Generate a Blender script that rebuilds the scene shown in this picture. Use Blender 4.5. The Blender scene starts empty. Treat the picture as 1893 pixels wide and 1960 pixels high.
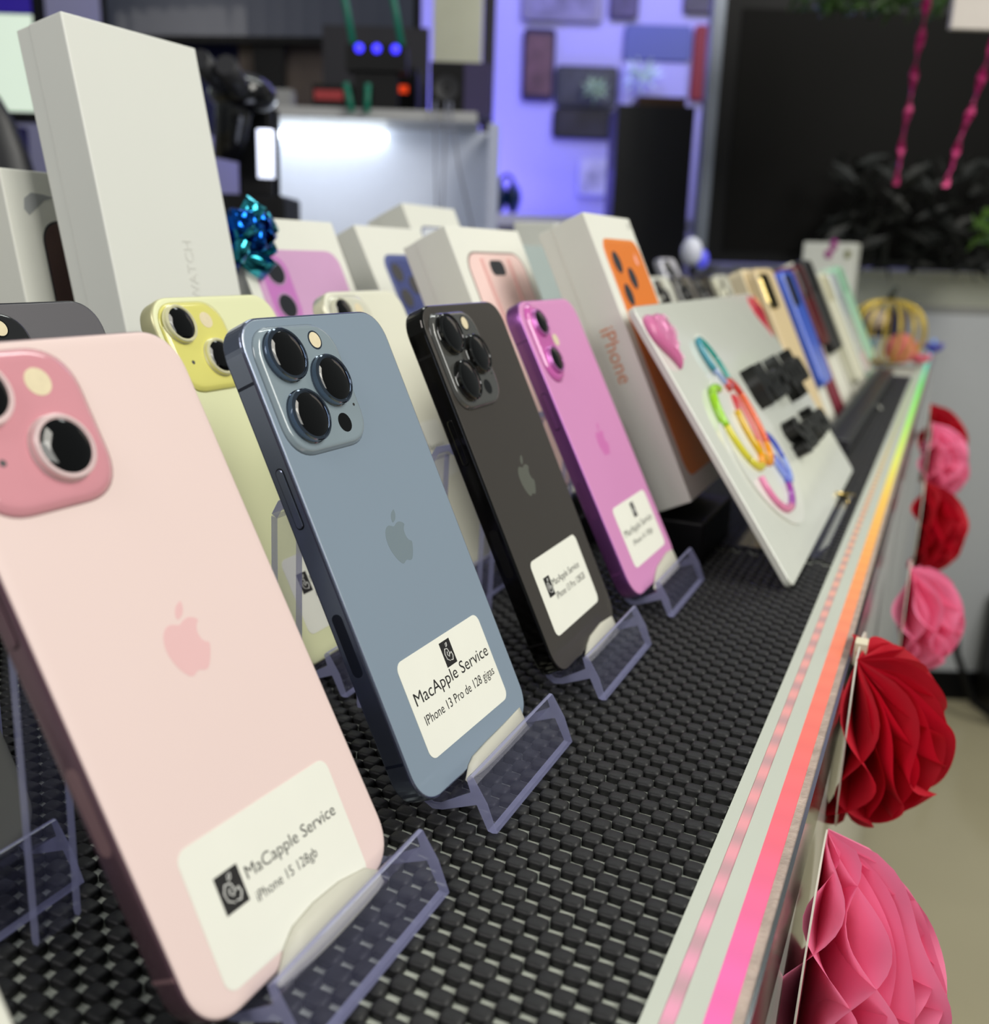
import bpy, bmesh, math, random
import numpy as np
from mathutils import Matrix, Vector
random.seed(7); rng = np.random.default_rng(7)
MM = 0.001
PI = math.pi
sc = bpy.context.scene
COL = sc.collection

# ------------------------------------------------------------------ camera, world, lights, exposure
YAW, PITCH, ROLL, CAMH = -0.42397, 0.25891, 0.03269, 161.7
F = Vector((math.sin(YAW)*math.cos(PITCH), math.cos(YAW)*math.cos(PITCH), -math.sin(PITCH)))
RT = Vector((math.cos(YAW), -math.sin(YAW), 0)); UP = RT.cross(F)
rt2 = math.cos(ROLL)*RT + math.sin(ROLL)*UP
up2 = -math.sin(ROLL)*RT + math.cos(ROLL)*UP
cam = bpy.data.cameras.new('camera')
co = bpy.data.objects.new('camera', cam); COL.objects.link(co)
m = Matrix.Identity(4)
for i in range(3):
    m[i][0] = rt2[i]; m[i][1] = up2[i]; m[i][2] = -F[i]
m[2][3] = CAMH*MM
co.matrix_world = m
cam.sensor_fit = 'HORIZONTAL'; cam.sensor_width = 36.0
cam.lens = 36.0*1864.36/1893.0
cam.clip_start = 0.005; cam.clip_end = 50
cam.dof.use_dof = True; cam.dof.focus_distance = 0.300; cam.dof.aperture_fstop = 10.5
sc.camera = co
sc.view_settings.view_transform = 'Standard'; sc.view_settings.look = 'None'
sc.view_settings.gamma = 1.0; sc.view_settings.use_curve_mapping = False
sc.view_settings.exposure = 0.0
sc.cycles.use_denoising = True
sc.cycles.max_bounces = 14; sc.cycles.transmission_bounces = 12; sc.cycles.transparent_max_bounces = 12
sc.cycles.sample_clamp_indirect = 6.0

w = bpy.data.worlds.new('world'); sc.world = w; w.use_nodes = True
w.node_tree.nodes['Background'].inputs[0].default_value = (0.80, 0.86, 0.84, 1)
w.node_tree.nodes['Background'].inputs[1].default_value = 0.19

def area(name, loc, target, size, power, color, sizey=None):
    l = bpy.data.lights.new(name, 'AREA'); l.energy = power; l.color = color
    l.shape = 'RECTANGLE'; l.size = size; l.size_y = sizey or size
    o = bpy.data.objects.new(name, l); COL.objects.link(o)
    o.location = loc
    d = Vector(target)-Vector(loc)
    o.rotation_euler = d.to_track_quat('-Z', 'Y').to_euler()
    return o
area('ceiling_panel_light', (1.45, 0.20, 1.20), (-0.1, 0.5, 0), 1.2, 25, (1.0, 0.99, 0.93), 1.0)
area('shop_tube_light', (-0.5, 1.6, 1.75), (-0.2, 1.2, 0), 1.4, 7, (0.95, 1.0, 0.96), 0.3)
area('camera_side_fill', (-0.42, -0.62, 0.85), (-0.25, 0.5, 0.05), .7, 6.5, (1.0, 0.97, 0.95), 0.5)  # added fill behind the camera, lifts the box sides that face it
area('customer_side_fill', (1.3, 0.9, 1.9), (0.3, 2.2, -0.4), 1.0, 32, (1.0, 0.97, 0.88), 1.0)  # added fill for the floor and the paper flowers
SH = 0.42397   # the back of the shop is turned against the counter by this angle
def S(r, d, z):
    return Vector((-0.41138*d+0.91146*r, 0.91146*d+0.41138*r, z))*MM
area('blue_wall_glow', S(300, 2700, 1350), S(200, 3200, 500), 1.0, 11, (0.30, 0.28, 1.0), 0.25)
area('blue_corner_glow', S(-250, 3050, 300), S(-250, 3200, 700), 0.4, 5, (0.16, 0.13, 1.0), 0.3)

# ------------------------------------------------------------------ helpers
def lin(c):
    return tuple((x/255/12.92 if x/255 <= .04045 else ((x/255+.055)/1.055)**2.4) for x in c)
def mat(name, col, rough=0.5, metal=0.0, coat=0.0, spec=0.5, emis=None, es=0.0, trans=0.0, ior=1.46, sss=0.0, noise=None, bump=None):
    m = bpy.data.materials.new(name); m.use_nodes = True
    nt = m.node_tree; b = nt.nodes['Principled BSDF']; c = (*lin(col), 1)
    b.inputs['Base Color'].default_value = c
    b.inputs['Roughness'].default_value = rough; b.inputs['Metallic'].default_value = metal
    b.inputs['Coat Weight'].default_value = coat; b.inputs['Coat Roughness'].default_value = 0.04
    b.inputs['Specular IOR Level'].default_value = spec
    b.inputs['Transmission Weight'].default_value = trans; b.inputs['IOR'].default_value = ior
    if sss: b.inputs['Subsurface Weight'].default_value = sss; b.inputs['Subsurface Radius'].default_value = (.01, .005, .005); 
    if emis:
        b.inputs['Emission Color'].default_value = (*lin(emis), 1); b.inputs['Emission Strength'].default_value = es
    tc = nt.nodes.new('ShaderNodeTexCoord')
    nz = nt.nodes.new('ShaderNodeTexNoise'); nt.links.new(tc.outputs['Object'], nz.inputs['Vector'])
    sc_, amt = noise or (60, 0.03)
    nz.inputs['Scale'].default_value = sc_; nz.inputs['Detail'].default_value = 3
    mx = nt.nodes.new('ShaderNodeMix'); mx.data_type = 'RGBA'
    mx.inputs['A'].default_value = tuple(x*(1-amt) for x in c[:3])+(1,)
    mx.inputs['B'].default_value = tuple(min(1, x*(1+amt)) for x in c[:3])+(1,)
    nt.links.new(nz.outputs['Fac'], mx.inputs['Factor']); nt.links.new(mx.outputs['Result'], b.inputs['Base Color'])
    if bump:
        nb = nt.nodes.new('ShaderNodeTexNoise'); nb.inputs['Scale'].default_value = bump[0]; nb.inputs['Detail'].default_value = 4
        nt.links.new(tc.outputs['Object'], nb.inputs['Vector'])
        bn = nt.nodes.new('ShaderNodeBump'); bn.inputs['Strength'].default_value = bump[1]; bn.inputs['Distance'].default_value = bump[2]
        nt.links.new(nb.outputs['Fac'], bn.inputs['Height']); nt.links.new(bn.outputs['Normal'], b.inputs['Normal'])
    return m

class MB:
    """collects polygons in millimetres and links them as one mesh object"""
    def __init__(s): s.v = []; s.f = []; s.mi = []; s.sm = []
    def add(s, vs, fs, mi=0, smooth=False):
        n = len(s.v); s.v += [tuple(p) for p in vs]
        for f in fs: s.f.append([n+i for i in f]); s.mi.append(mi); s.sm.append(smooth)
    def box(s, x0, x1, y0, y1, z0, z1, mi=0):
        s.add([(x, y, z) for z in (z0, z1) for x, y in ((x0, y0), (x1, y0), (x1, y1), (x0, y1))],
              [(3, 2, 1, 0), (4, 5, 6, 7), (0, 1, 5, 4), (1, 2, 6, 5), (2, 3, 7, 6), (3, 0, 4, 7)], mi)
    def rings(s, rs, mi=0, smooth=False, cap0=True, cap1=True, closed=True):
        n = len(rs[0]); vs = [p for r in rs for p in r]; fs = []
        for k in range(len(rs)-1):
            for i in range(n if closed else n-1):
                j = (i+1) % n
                fs.append((k*n+i, k*n+j, (k+1)*n+j, (k+1)*n+i))
        s.add(vs, fs, mi, smooth)
        b = len(s.v)-len(vs)
        if cap0: s.f.append([b+i for i in range(n)][::-1]); s.mi.append(mi); s.sm.append(False)
        if cap1: s.f.append([b+(len(rs)-1)*n+i for i in range(n)]); s.mi.append(mi); s.sm.append(False)
    def tube(s, pts, r, mi=0, n=8, closed=False):
        P = [Vector(p) for p in pts]; rs = []
        for i, p in enumerate(P):
            a = P[i-1] if (i or closed) else P[0]; b = P[(i+1) % len(P)] if (i < len(P)-1 or closed) else P[-1]
            t = (b-a).normalized(); u = t.orthogonal().normalized()
            if rs:
                u = (pu-t*pu.dot(t)).normalized()
            pu = u; v = t.cross(u); rr = r[i] if isinstance(r, (list, tuple)) else r
            rs.append([tuple(p+u*math.cos(2*PI*k/n)*rr+v*math.sin(2*PI*k/n)*rr) for k in range(n)])
        if closed: rs.append(rs[0])
        s.rings(rs, mi, True, not closed, not closed)
    def ellip(s, c, r, mi=0, nu=20, nv=12, h0=-PI/2, h1=PI/2):
        rs = []
        for j in range(nv+1):
            t = h0+(h1-h0)*j/nv; t = max(-PI/2+.02, min(PI/2-.02, t))
            rs.append([(c[0]+r[0]*math.cos(t)*math.cos(2*PI*i/nu), c[1]+r[1]*math.cos(t)*math.sin(2*PI*i/nu), c[2]+r[2]*math.sin(t)) for i in range(nu)])
        s.rings(rs, mi, True)
    def lathe(s, c, prof, mis=None, n=36):
        """discs stacked along -y (outwards from a phone back): prof = [(radius, y)]"""
        k = 0
        while k < len(prof)-1:
            e = k+1
            while mis and mis[k] == 1 and len(prof) > 8 and e < len(prof)-1 and mis[e] == 1: e += 1   # one smooth dome
            rs = [[(c[0]+r*math.cos(2*PI*i/n), y, c[1]+r*math.sin(2*PI*i/n)) for i in range(n)] for r, y in prof[k:e+1]]
            s.rings(rs, mis[k] if mis else 0, True, False, e == len(prof)-1); k = e
    def build(s, name, mats, parent=None, bevel=0, seg=2):
        me = bpy.data.meshes.new(name)
        v = np.array(s.v, dtype=float)*MM
        me.from_pydata(v.tolist(), [], s.f)
        for m_ in (mats if isinstance(mats, (list, tuple)) else [mats]): me.materials.append(m_)
        me.polygons.foreach_set('material_index', s.mi); me.polygons.foreach_set('use_smooth', s.sm)
        me.update()
        bm = bmesh.new(); bm.from_mesh(me); bmesh.ops.recalc_face_normals(bm, faces=bm.faces); bm.to_mesh(me); bm.free()
        o = bpy.data.objects.new(name, me); COL.objects.link(o)
        if parent: o.parent = parent
        if bevel:
            b = o.modifiers.new('bevel', 'BEVEL'); b.width = bevel*MM; b.segments = seg; b.limit_method = 'ANGLE'
        return o

def tag(o, label=None, cat=None, group=None, kind=None):
    if label: o['label'] = label
    if cat: o['category'] = cat
    if group: o['group'] = group
    if kind: o['kind'] = kind
    return o
def empty(name, M=None, loc=None, rz=0):
    o = bpy.data.objects.new(name, None); COL.objects.link(o); o.empty_display_size = 0.02
    if M is not None: o.matrix_world = M
    else: o.location = loc if loc is not None else (0, 0, 0); o.rotation_euler = (0, 0, rz)
    return o
def struct(o): o['kind'] = 'structure'; return o
def rrect(W, H, r, n=8, u0=0.0, v0=0.0, p=2.3):
    """rounded rectangle outline with soft corners, centred on (u0, v0)"""
    out = []
    for cx, cy, a0 in ((W/2-r, H/2-r, 0), (-W/2+r, H/2-r, 90), (-W/2+r, -H/2+r, 180), (W/2-r, -H/2+r, 270)):
        for k in range(n+1):
            a = math.radians(a0+90*k/n); ca, sa = math.cos(a), math.sin(a)
            q = (abs(ca)**p+abs(sa)**p)**(-1/p)
            out.append((u0+cx+r*ca*q, v0+cy+r*sa*q))
    return out
def slab(mb, W, H, r, prof, u0=0, v0=0, mi=0, n=8, smooth=False, p=2.3, cap0=True, cap1=True):
    """prof = [(inset, depth)] rings of a rounded rectangle stacked in depth (y)"""
    rs = []
    for ins, d in prof:
        rs.append([(u, d, v) for u, v in rrect(W-2*ins, H-2*ins, max(.3, r-ins), n, u0, v0, p)])
    mb.rings(rs, mi, smooth, cap0, cap1)
def leaned(x, y, z, yaw, tilt):
    a, t = math.radians(yaw), math.radians(tilt)
    U = Vector((math.cos(a), math.sin(a), 0)); N0 = Vector((math.sin(a), -math.cos(a), 0))
    V = math.cos(t)*Vector((0, 0, 1))-math.sin(t)*N0; N = math.cos(t)*N0+math.sin(t)*Vector((0, 0, 1))
    M = Matrix.Identity(4)
    for i in range(3): M[i][0] = U[i]; M[i][1] = -N[i]; M[i][2] = V[i]
    M[0][3], M[1][3], M[2][3] = x*MM, y*MM, z*MM
    return M
TXT = {}
def text(body, width=None, height=None, extrude=0.0, shear=0.0, at=(0, 0, 0), name='lettering', m=None, parent=None, rot=0.0, align='LEFT', vertical=False, bold=0.0, spacing=1.0):
    """lettering lying in the x-z plane, read from -y; fitted to width (or height) in mm"""
    cu = bpy.data.curves.new('t', 'FONT'); cu.body = body; cu.size = 10*MM; cu.extrude = extrude*MM/2; cu.offset = bold*MM
    cu.shear = shear; cu.space_character = spacing; cu.resolution_u = 3
    ob = bpy.data.objects.new('t', cu); COL.objects.link(ob)
    bpy.context.view_layer.update()
    dg = bpy.context.evaluated_depsgraph_get()
    me = bpy.data.meshes.new_from_object(ob.evaluated_get(dg))
    bpy.data.objects.remove(ob); bpy.data.curves.remove(cu)
    v = np.empty(len(me.vertices)*3); me.vertices.foreach_get('co', v); v = v.reshape(-1, 3)
    w0, w1 = v[:, 0].min(), v[:, 0].max(); h = v[:, 1].max()
    s = (width*MM/(w1-w0)) if width else (height*MM/h)
    sy = s if not (width and height) else height*MM/h
    x = (v[:, 0]-w0)*s
    if align == 'CENTER': x = x-(w1-w0)*s/2
    y = v[:, 1]*sy; d = v[:, 2]
    if rot:
        c_, s_ = math.cos(math.radians(rot)), math.sin(math.radians(rot)); x, y = x*c_-y*s_, x*s_+y*c_
    nv = np.stack([x+at[0]*MM, -d+(at[1])*MM, y+at[2]*MM], 1)
    me.vertices.foreach_set('co', nv.ravel()); me.update(); me.materials.clear(); me.materials.append(m)
    o = bpy.data.objects.new(name, me); COL.objects.link(o)
    if parent: o.parent = parent
    return o

# ------------------------------------------------------------------ materials
white_board = mat('white_laminate', (190, 195, 183), .45, bump=(900, .1, .0004), noise=(25, .05))
panel_white = mat('white_front_panel', (205, 205, 198), .12, coat=.3)
paper = mat('white_paper', (228, 228, 217), .6)
carton = mat('white_carton', (226, 226, 216), .5, noise=(40, .015))
carton_watch = mat('smooth_white_carton', (222, 223, 216), .45, noise=(30, .01))
ink = mat('black_ink', (28, 27, 27), .5)
inkgrey = mat('grey_ink', (70, 70, 72), .5)
white_ink = mat('white_ink', (220, 220, 215), .5)
black_plastic = mat('black_plastic', (8, 8, 10), .45, spec=.22)
dark_plastic = mat('dark_grey_plastic', (42, 42, 46), .5)
lens_glass = mat('black_lens_glass', (4, 4, 5), .04, coat=.35, spec=.35)
lens_core = mat('violet_lens_core', (24, 18, 30), .08, coat=1.0)
flash_m = mat('cream_flash', (228, 214, 180), .25, coat=.6, noise=(500, .12))
screen_m = mat('black_screen_glass', (5, 5, 6), .06, coat=.5)
clear = mat('clear_stand_plastic', (240, 240, 252), .04, trans=1.0, ior=1.45)
cut_edge = mat('lavender_cut_edge', (186, 188, 228), .12, coat=.5)
def clear_nodes(m_, see, haze):
    # thin moulded acrylic: see-through walls, cut edges gather a lavender haze
    nt = m_.node_tree; b = nt.nodes['Principled BSDF']; out = nt.nodes['Material Output']
    tp = nt.nodes.new('ShaderNodeBsdfTransparent'); tp.inputs[0].default_value = (.93, .93, .97, 1)
    gl = nt.nodes.new('ShaderNodeBsdfGlossy'); gl.inputs['Roughness'].default_value = .05
    tl = nt.nodes.new('ShaderNodeBsdfTranslucent'); tl.inputs[0].default_value = (*lin((186, 188, 228)), 1)
    df = nt.nodes.new('ShaderNodeBsdfDiffuse'); df.inputs[0].default_value = (*lin((186, 188, 228)), 1)
    fr = nt.nodes.new('ShaderNodeFresnel'); fr.inputs[0].default_value = 1.5
    ge = nt.nodes.new('ShaderNodeNewGeometry'); inv = nt.nodes.new('ShaderNodeMath'); inv.operation = 'SUBTRACT'; inv.inputs[0].default_value = 1.0
    nt.links.new(ge.outputs['Backfacing'], inv.inputs[1]); fm = nt.nodes.new('ShaderNodeMath'); fm.operation = 'MULTIPLY'
    nt.links.new(fr.outputs[0], fm.inputs[0]); nt.links.new(inv.outputs[0], fm.inputs[1])
    def mixn(f, a_, b_):
        n_ = nt.nodes.new('ShaderNodeMixShader'); nt.links.new(a_, n_.inputs[1]); nt.links.new(b_, n_.inputs[2])
        if isinstance(f, float): n_.inputs[0].default_value = f
        else: nt.links.new(f, n_.inputs[0])
        return n_.outputs[0]
    dd = mixn(.5, tl.outputs[0], df.outputs[0]); cl_ = mixn(haze, tp.outputs[0], dd); fin = mixn(fm.outputs[0], cl_, gl.outputs[0])
    nt.links.new(fin, out.inputs['Surface'])
clear_nodes(clear, 0, .06); clear_nodes(cut_edge, 0, .66)
chrome = mat('chrome_edge', (190, 192, 194), .12, metal=1.0)

# ------------------------------------------------------------------ setting
mb = MB(); mb.box(-4200, 3600, -600, 6500, -970, -950)
floor_m = mat('beige_floor_tile', (176, 168, 140), .16, noise=(3, .10), coat=.2)
struct(mb.build('floor', floor_m))
def sbox(name, r0, r1, d0, d1, z0, z1, m_, parent=None, bevel=0):
    """box in the frame of the back of the shop, its own origin at its base"""
    mb = MB(); rc, dc = (r0+r1)/2, (d0+d1)/2
    mb.box(r0-rc, r1-rc, d0-dc, d1-dc, 0, z1-z0)
    o = mb.build(name, m_, None, bevel)
    if parent:
        o.parent = parent
        o.location = Vector((rc, dc, z0))*MM-parent['_o'] if '_o' in parent else Vector((rc, dc, z0))*MM
    else:
        o.location = S(rc, dc, z0); o.rotation_euler = (0, 0, SH)
    return o
class Shop:
    """a thing standing at (r, d, z) in the shop frame; its parts are given in shop coordinates"""
    def __init__(s, name, r, d, z):
        s.o = empty(name, loc=S(r, d, z), rz=SH); s.b = (r, d, z)
    def part(s, mb, name, m_, parent=None, bevel=0):
        mb.v = [(x-s.b[0], y-s.b[1], z-s.b[2]) for x, y, z in mb.v]
        return mb.build(name, m_, parent or s.o, bevel)
    def box(s, name, r0, r1, d0, d1, z0, z1, m_, parent=None, bevel=0):
        mb = MB(); mb.box(r0, r1, d0, d1, z0, z1); return s.part(mb, name, m_, parent, bevel)
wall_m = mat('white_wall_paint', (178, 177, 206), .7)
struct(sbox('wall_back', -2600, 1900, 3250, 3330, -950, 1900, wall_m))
struct(sbox('trim_1', -2600, 1900, 3238, 3250, -950, -870, mat('grey_skirting', (120, 120, 120), .5)))

# ------------------------------------------------------------------ display counter
counter = tag(empty('display_counter', loc=(-0.22, 0.9, -0.95)),
              'long white shop counter with a chrome front edge, carrying all the phones', 'counter')
def cpart(mb, name, m_, bevel=0):
    mb.v = [(x+220, y-900, z+950) for x, y, z in mb.v]; return mb.build(name, m_, counter, bevel)
mb = MB(); mb.box(-420, -41.4, -120, 2560, -22, -2.65); cpart(mb, 'countertop', white_board)
mb = MB(); mb.box(-41.2, -37.2, -120, 2560, -22, 0); mb.box(-33.9, -28.4, -120, 2560, -22, 0)
mb.box(-37.2, -33.9, -120, 2560, -22, -1.2)
cpart(mb, 'edge_board', white_board)
glue = mat('grubby_clear_tape', (176, 158, 146), .3, noise=(140, .45), bump=(500, .5, .001))
mb = MB(); mb.box(-22.8, -20.0, -120, 2560, -22, -.3); cpart(mb, 'tape_edge', glue)
mb = MB(); mb.box(-20.0, -18.9, -120, 2560, -30, .1); cpart(mb, 'chrome_profile', chrome)
mb = MB(); mb.box(-60, -19.4, -120, 2560, -930, -30); cpart(mb, 'front_panel', panel_white)
mb = MB(); mb.box(-420, -60, -120, 2560, -930, -22); cpart(mb, 'cabinet_body', white_board)

def led_mat(name, k, dash, base=(96, 84, 86)):
    m_ = bpy.data.materials.new(name); m_.use_nodes = True; nt = m_.node_tree
    b = nt.nodes['Principled BSDF']; b.inputs['Roughness'].default_value = .35
    tc = nt.nodes.new('ShaderNodeTexCoord'); sp = nt.nodes.new('ShaderNodeSeparateXYZ'); nt.links.new(tc.outputs['Object'], sp.inputs[0])
    mr = nt.nodes.new('ShaderNodeMapRange'); mr.inputs['From Min'].default_value = .15; mr.inputs['From Max'].default_value = 2.55
    nt.links.new(sp.outputs['Y'], mr.inputs['Value'])
    pw = nt.nodes.new('ShaderNodeMath'); pw.operation = 'POWER'; pw.inputs[1].default_value = .5; nt.links.new(mr.outputs[0], pw.inputs[0])
    rp = nt.nodes.new('ShaderNodeValToRGB'); nt.links.new(pw.outputs[0], rp.inputs[0])
    stops = [(150, (255, 75, 190)), (205, (255, 85, 170)), (262, (255, 84, 110)), (330, (255, 100, 82)), (440, (255, 132, 84)), (560, (255, 165, 60)),
             (740, (255, 205, 60)), (900, (235, 245, 90)), (1150, (160, 250, 90)), (1500, (70, 245, 90)), (1950, (90, 230, 220)), (2500, (50, 150, 255))]
    el = rp.color_ramp.elements
    while len(el) < len(stops): el.new(.5)
    for e, (y, c) in zip(el, stops):
        e.position = max(0, (y-150)/2400)**.5; e.color = (*lin(c), 1)
    # the separate diodes show as soft pulses along the strip
    wv = nt.nodes.new('ShaderNodeMath'); wv.operation = 'MULTIPLY'; wv.inputs[1].default_value = 2*PI/.0167; nt.links.new(sp.outputs['Y'], wv.inputs[0])
    sn = nt.nodes.new('ShaderNodeMath'); sn.operation = 'COSINE'; nt.links.new(wv.outputs[0], sn.inputs[0])
    ma = nt.nodes.new('ShaderNodeMapRange'); ma.inputs['From Min'].default_value = -1; ma.inputs['From Max'].default_value = 1
    ma.inputs['To Min'].default_value = k*(1-dash); ma.inputs['To Max'].default_value = k; nt.links.new(sn.outputs[0], ma.inputs['Value'])
    nt.links.new(rp.outputs[0], b.inputs['Emission Color']); nt.links.new(ma.outputs[0], b.inputs['Emission Strength'])
    b.inputs['Base Color'].default_value = (*lin(base), 1); b.inputs['Specular IOR Level'].default_value = .2
    return m_
mb = MB(); mb.box(-28.4, -22.9, -110, 2555, -10, -.1)
tag(mb.build('led_strip', led_mat('rainbow_led_diffuser', .92, .10)), 'wide glowing rainbow LED strip along the counter edge', 'led strip')
mb = MB(); mb.box(-37.1, -34.0, -110, 2200, -1.0, -.25)
tag(mb.build('led_tape', led_mat('dashed_led_tape', .42, .75, (176, 150, 152))), 'thin dashed pink LED tape set into the white edge board', 'led strip')

# anti-slip mat: rows of soft oval knobs on a dark net with holes
def mat_material():
    m_ = bpy.data.materials.new('black_foam_mat'); m_.use_nodes = True; nt = m_.node_tree
    b = nt.nodes['Principled BSDF']; b.inputs['Base Color'].default_value = (*lin((33, 33, 34)), 1)
    b.inputs['Roughness'].default_value = .5; b.inputs['Specular IOR Level'].default_value = .35
    tc = nt.nodes.new('ShaderNodeTexCoord'); nz = nt.nodes.new('ShaderNodeTexNoise'); nz.inputs['Scale'].default_value = 1500
    nt.links.new(tc.outputs['Object'], nz.inputs[0]); bn = nt.nodes.new('ShaderNodeBump'); bn.inputs['Strength'].default_value = .25; bn.inputs['Distance'].default_value = .0003
    nt.links.new(nz.outputs[0], bn.inputs['Height']); nt.links.new(bn.outputs[0], b.inputs['Normal'])
    return m_
foam = mat_material()
def make_mat():
    px, py = 4.95, 8.3
    xs0, xs1, y0, y1 = -395.0, -43.0, 40.0, 1640.0
    V = []; Q = []; T = 0; off = 0
    def dome(nseg, rads):
        v = []; 
        for r, z in rads:
            for i in range(nseg):
                a = 2*PI*i/nseg; ca, sa = math.cos(a), math.sin(a); q = (abs(ca)**5.5+abs(sa)**5.5)**(-1/5.5)
                v.append((r*2.76*ca*q, r*2.36*sa*q, z))
        v.append((0, 0, rads[-1][1]+.12)); f = []
        for k in range(len(rads)-1):
            for i in range(nseg):
                j = (i+1) % nseg; f.append((k*nseg+i, k*nseg+j, (k+1)*nseg+j, (k+1)*nseg+i))
        top = len(v)-1; t = [((len(rads)-1)*nseg+i, (len(rads)-1)*nseg+(i+1) % nseg, top, top) for i in range(nseg)]
        return np.array(v), np.array(f), np.array([x[:3] for x in t])
    hi = dome(16, [(1.01, -2.6), (1.03, -1.2), (.99, -.62), (.85, -.22), (.62, -.04), (.3, .0)]); lo = dome(8, [(1.08, -2.5), (1.05, -.6), (.7, -.03)])
    allv, allf4, allf3 = [], [], []; off = 0
    rows = int((xs1-xs0)/px)
    for proto, ya, yb in ((hi, y0, 560), (lo, 560, y1)):
        n = int((yb-ya)/py)
        ii, jj = np.meshgrid(np.arange(rows), np.arange(n), indexing='ij')
        # alternate rows are staggered by half a knob, like woven cord
        cx = xs1-1-ii*px+.12*np.sin(jj*.9+ii*2.1); cy = ya+jj*py+(ii % 2)*py/2
        cx = cx.ravel(); cy = cy.ravel(); N = len(cx)
        ang = rng.normal(0, .03, N); s = rng.normal(1, .02, N)
        pv, f4, f3 = proto
        ca, sa = np.cos(ang), np.sin(ang)
        X_ = (pv[None, :, 0]*ca[:, None]-pv[None, :, 1]*sa[:, None])*s[:, None]+cx[:, None]
        Y_ = (pv[None, :, 0]*sa[:, None]+pv[None, :, 1]*ca[:, None])*s[:, None]+cy[:, None]
        Z_ = np.broadcast_to(pv[None, :, 2], X_.shape)+rng.normal(0, .06, N)[:, None]
        allv.append(np.stack([X_, Y_, Z_], 2).reshape(-1, 3))
        base = off+np.arange(N)*len(pv)
        allf4.append((f4[None]+base[:, None, None]).reshape(-1, 4)); allf3.append((f3[None]+base[:, None, None]).reshape(-1, 3))
        off += N*len(pv)
    v = np.concatenate(allv); f4 = np.concatenate(allf4); f3 = np.concatenate(allf3)
    # thin strands between the knobs: a net that leaves small holes over the white top
    extra = []
    me = bpy.data.meshes.new('anti_slip_mat')
    loops = np.concatenate([f4.ravel(), f3.ravel()]); nf4, nf3 = len(f4), len(f3)
    me.vertices.add(len(v)); me.vertices.foreach_set('co', (v*MM).ravel())
    me.loops.add(len(loops)); me.loops.foreach_set('vertex_index', loops.astype(np.int32))
    me.polygons.add(nf4+nf3)
    ls = np.concatenate([np.arange(nf4)*4, nf4*4+np.arange(nf3)*3]); lt = np.concatenate([np.full(nf4, 4), np.full(nf3, 3)])
    me.polygons.foreach_set('loop_start', ls.astype(np.int32)); me.polygons.foreach_set('loop_total', lt.astype(np.int32))
    me.polygons.foreach_set('use_smooth', np.ones(nf4+nf3, dtype=bool))
    me.update(); me.validate(); me.materials.append(foam)
    o = bpy.data.objects.new('anti_slip_mat', me); COL.objects.link(o)
    tag(o, 'black woven foam anti-slip mat with oval knobs covering the countertop', 'mat')
    return o
mat_o = make_mat()
mat_o['_'] = 0; del mat_o['_']

# ------------------------------------------------------------------ phones
def apple_pts(cu, cv, h):
    """bitten fruit outline (closed) and leaf outline; h = total height"""
    s = h/17.0
    body = [(0, 3.9), (1.6, 4.55), (3.2, 4.75), (4.8, 4.2), (5.7, 3.3), (4.7, 2.3), (4.15, .9), (4.3, -.8), (5.1, -2.0), (6.2, -2.75),
            (5.5, -4.6), (4.3, -6.5), (3.1, -7.8), (2.0, -8.1), (.9, -7.75), (0, -7.5), (-1.0, -7.75), (-2.1, -8.15), (-3.3, -7.6), (-4.8, -5.7),
            (-6.0, -3.0), (-6.4, -.3), (-6.0, 2.0), (-4.8, 3.9), (-3.0, 4.75), (-1.4, 4.4)]
    leaf = [(.1, 5.2), (.1, 6.6), (1.0, 8.0), (2.2, 8.7), (3.1, 8.9), (3.0, 7.4), (2.2, 6.1), (1.2, 5.4)]
    def smooth(p):
        out = []; n = len(p)
        for i in range(n):
            p0, p1, p2, p3 = [Vector(p[(i+k-1) % n]) for k in range(4)]
            for t in (0, .25, .5, .75):
                q = .5*((2*p1)+(-p0+p2)*t+(2*p0-5*p1+4*p2-p3)*t*t+(-p0+3*p1-3*p2+p3)*t**3)
                out.append((cu+q.x*s, cv+q.y*s))
        return out
    return smooth(body), smooth(leaf)
def flat_shape(mb, pts, d0, d1, mi=0):
    a = [(u, d0, v) for u, v in pts]; b = [(u, d1, v) for u, v in pts]; mb.rings([a, b], mi)

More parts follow.
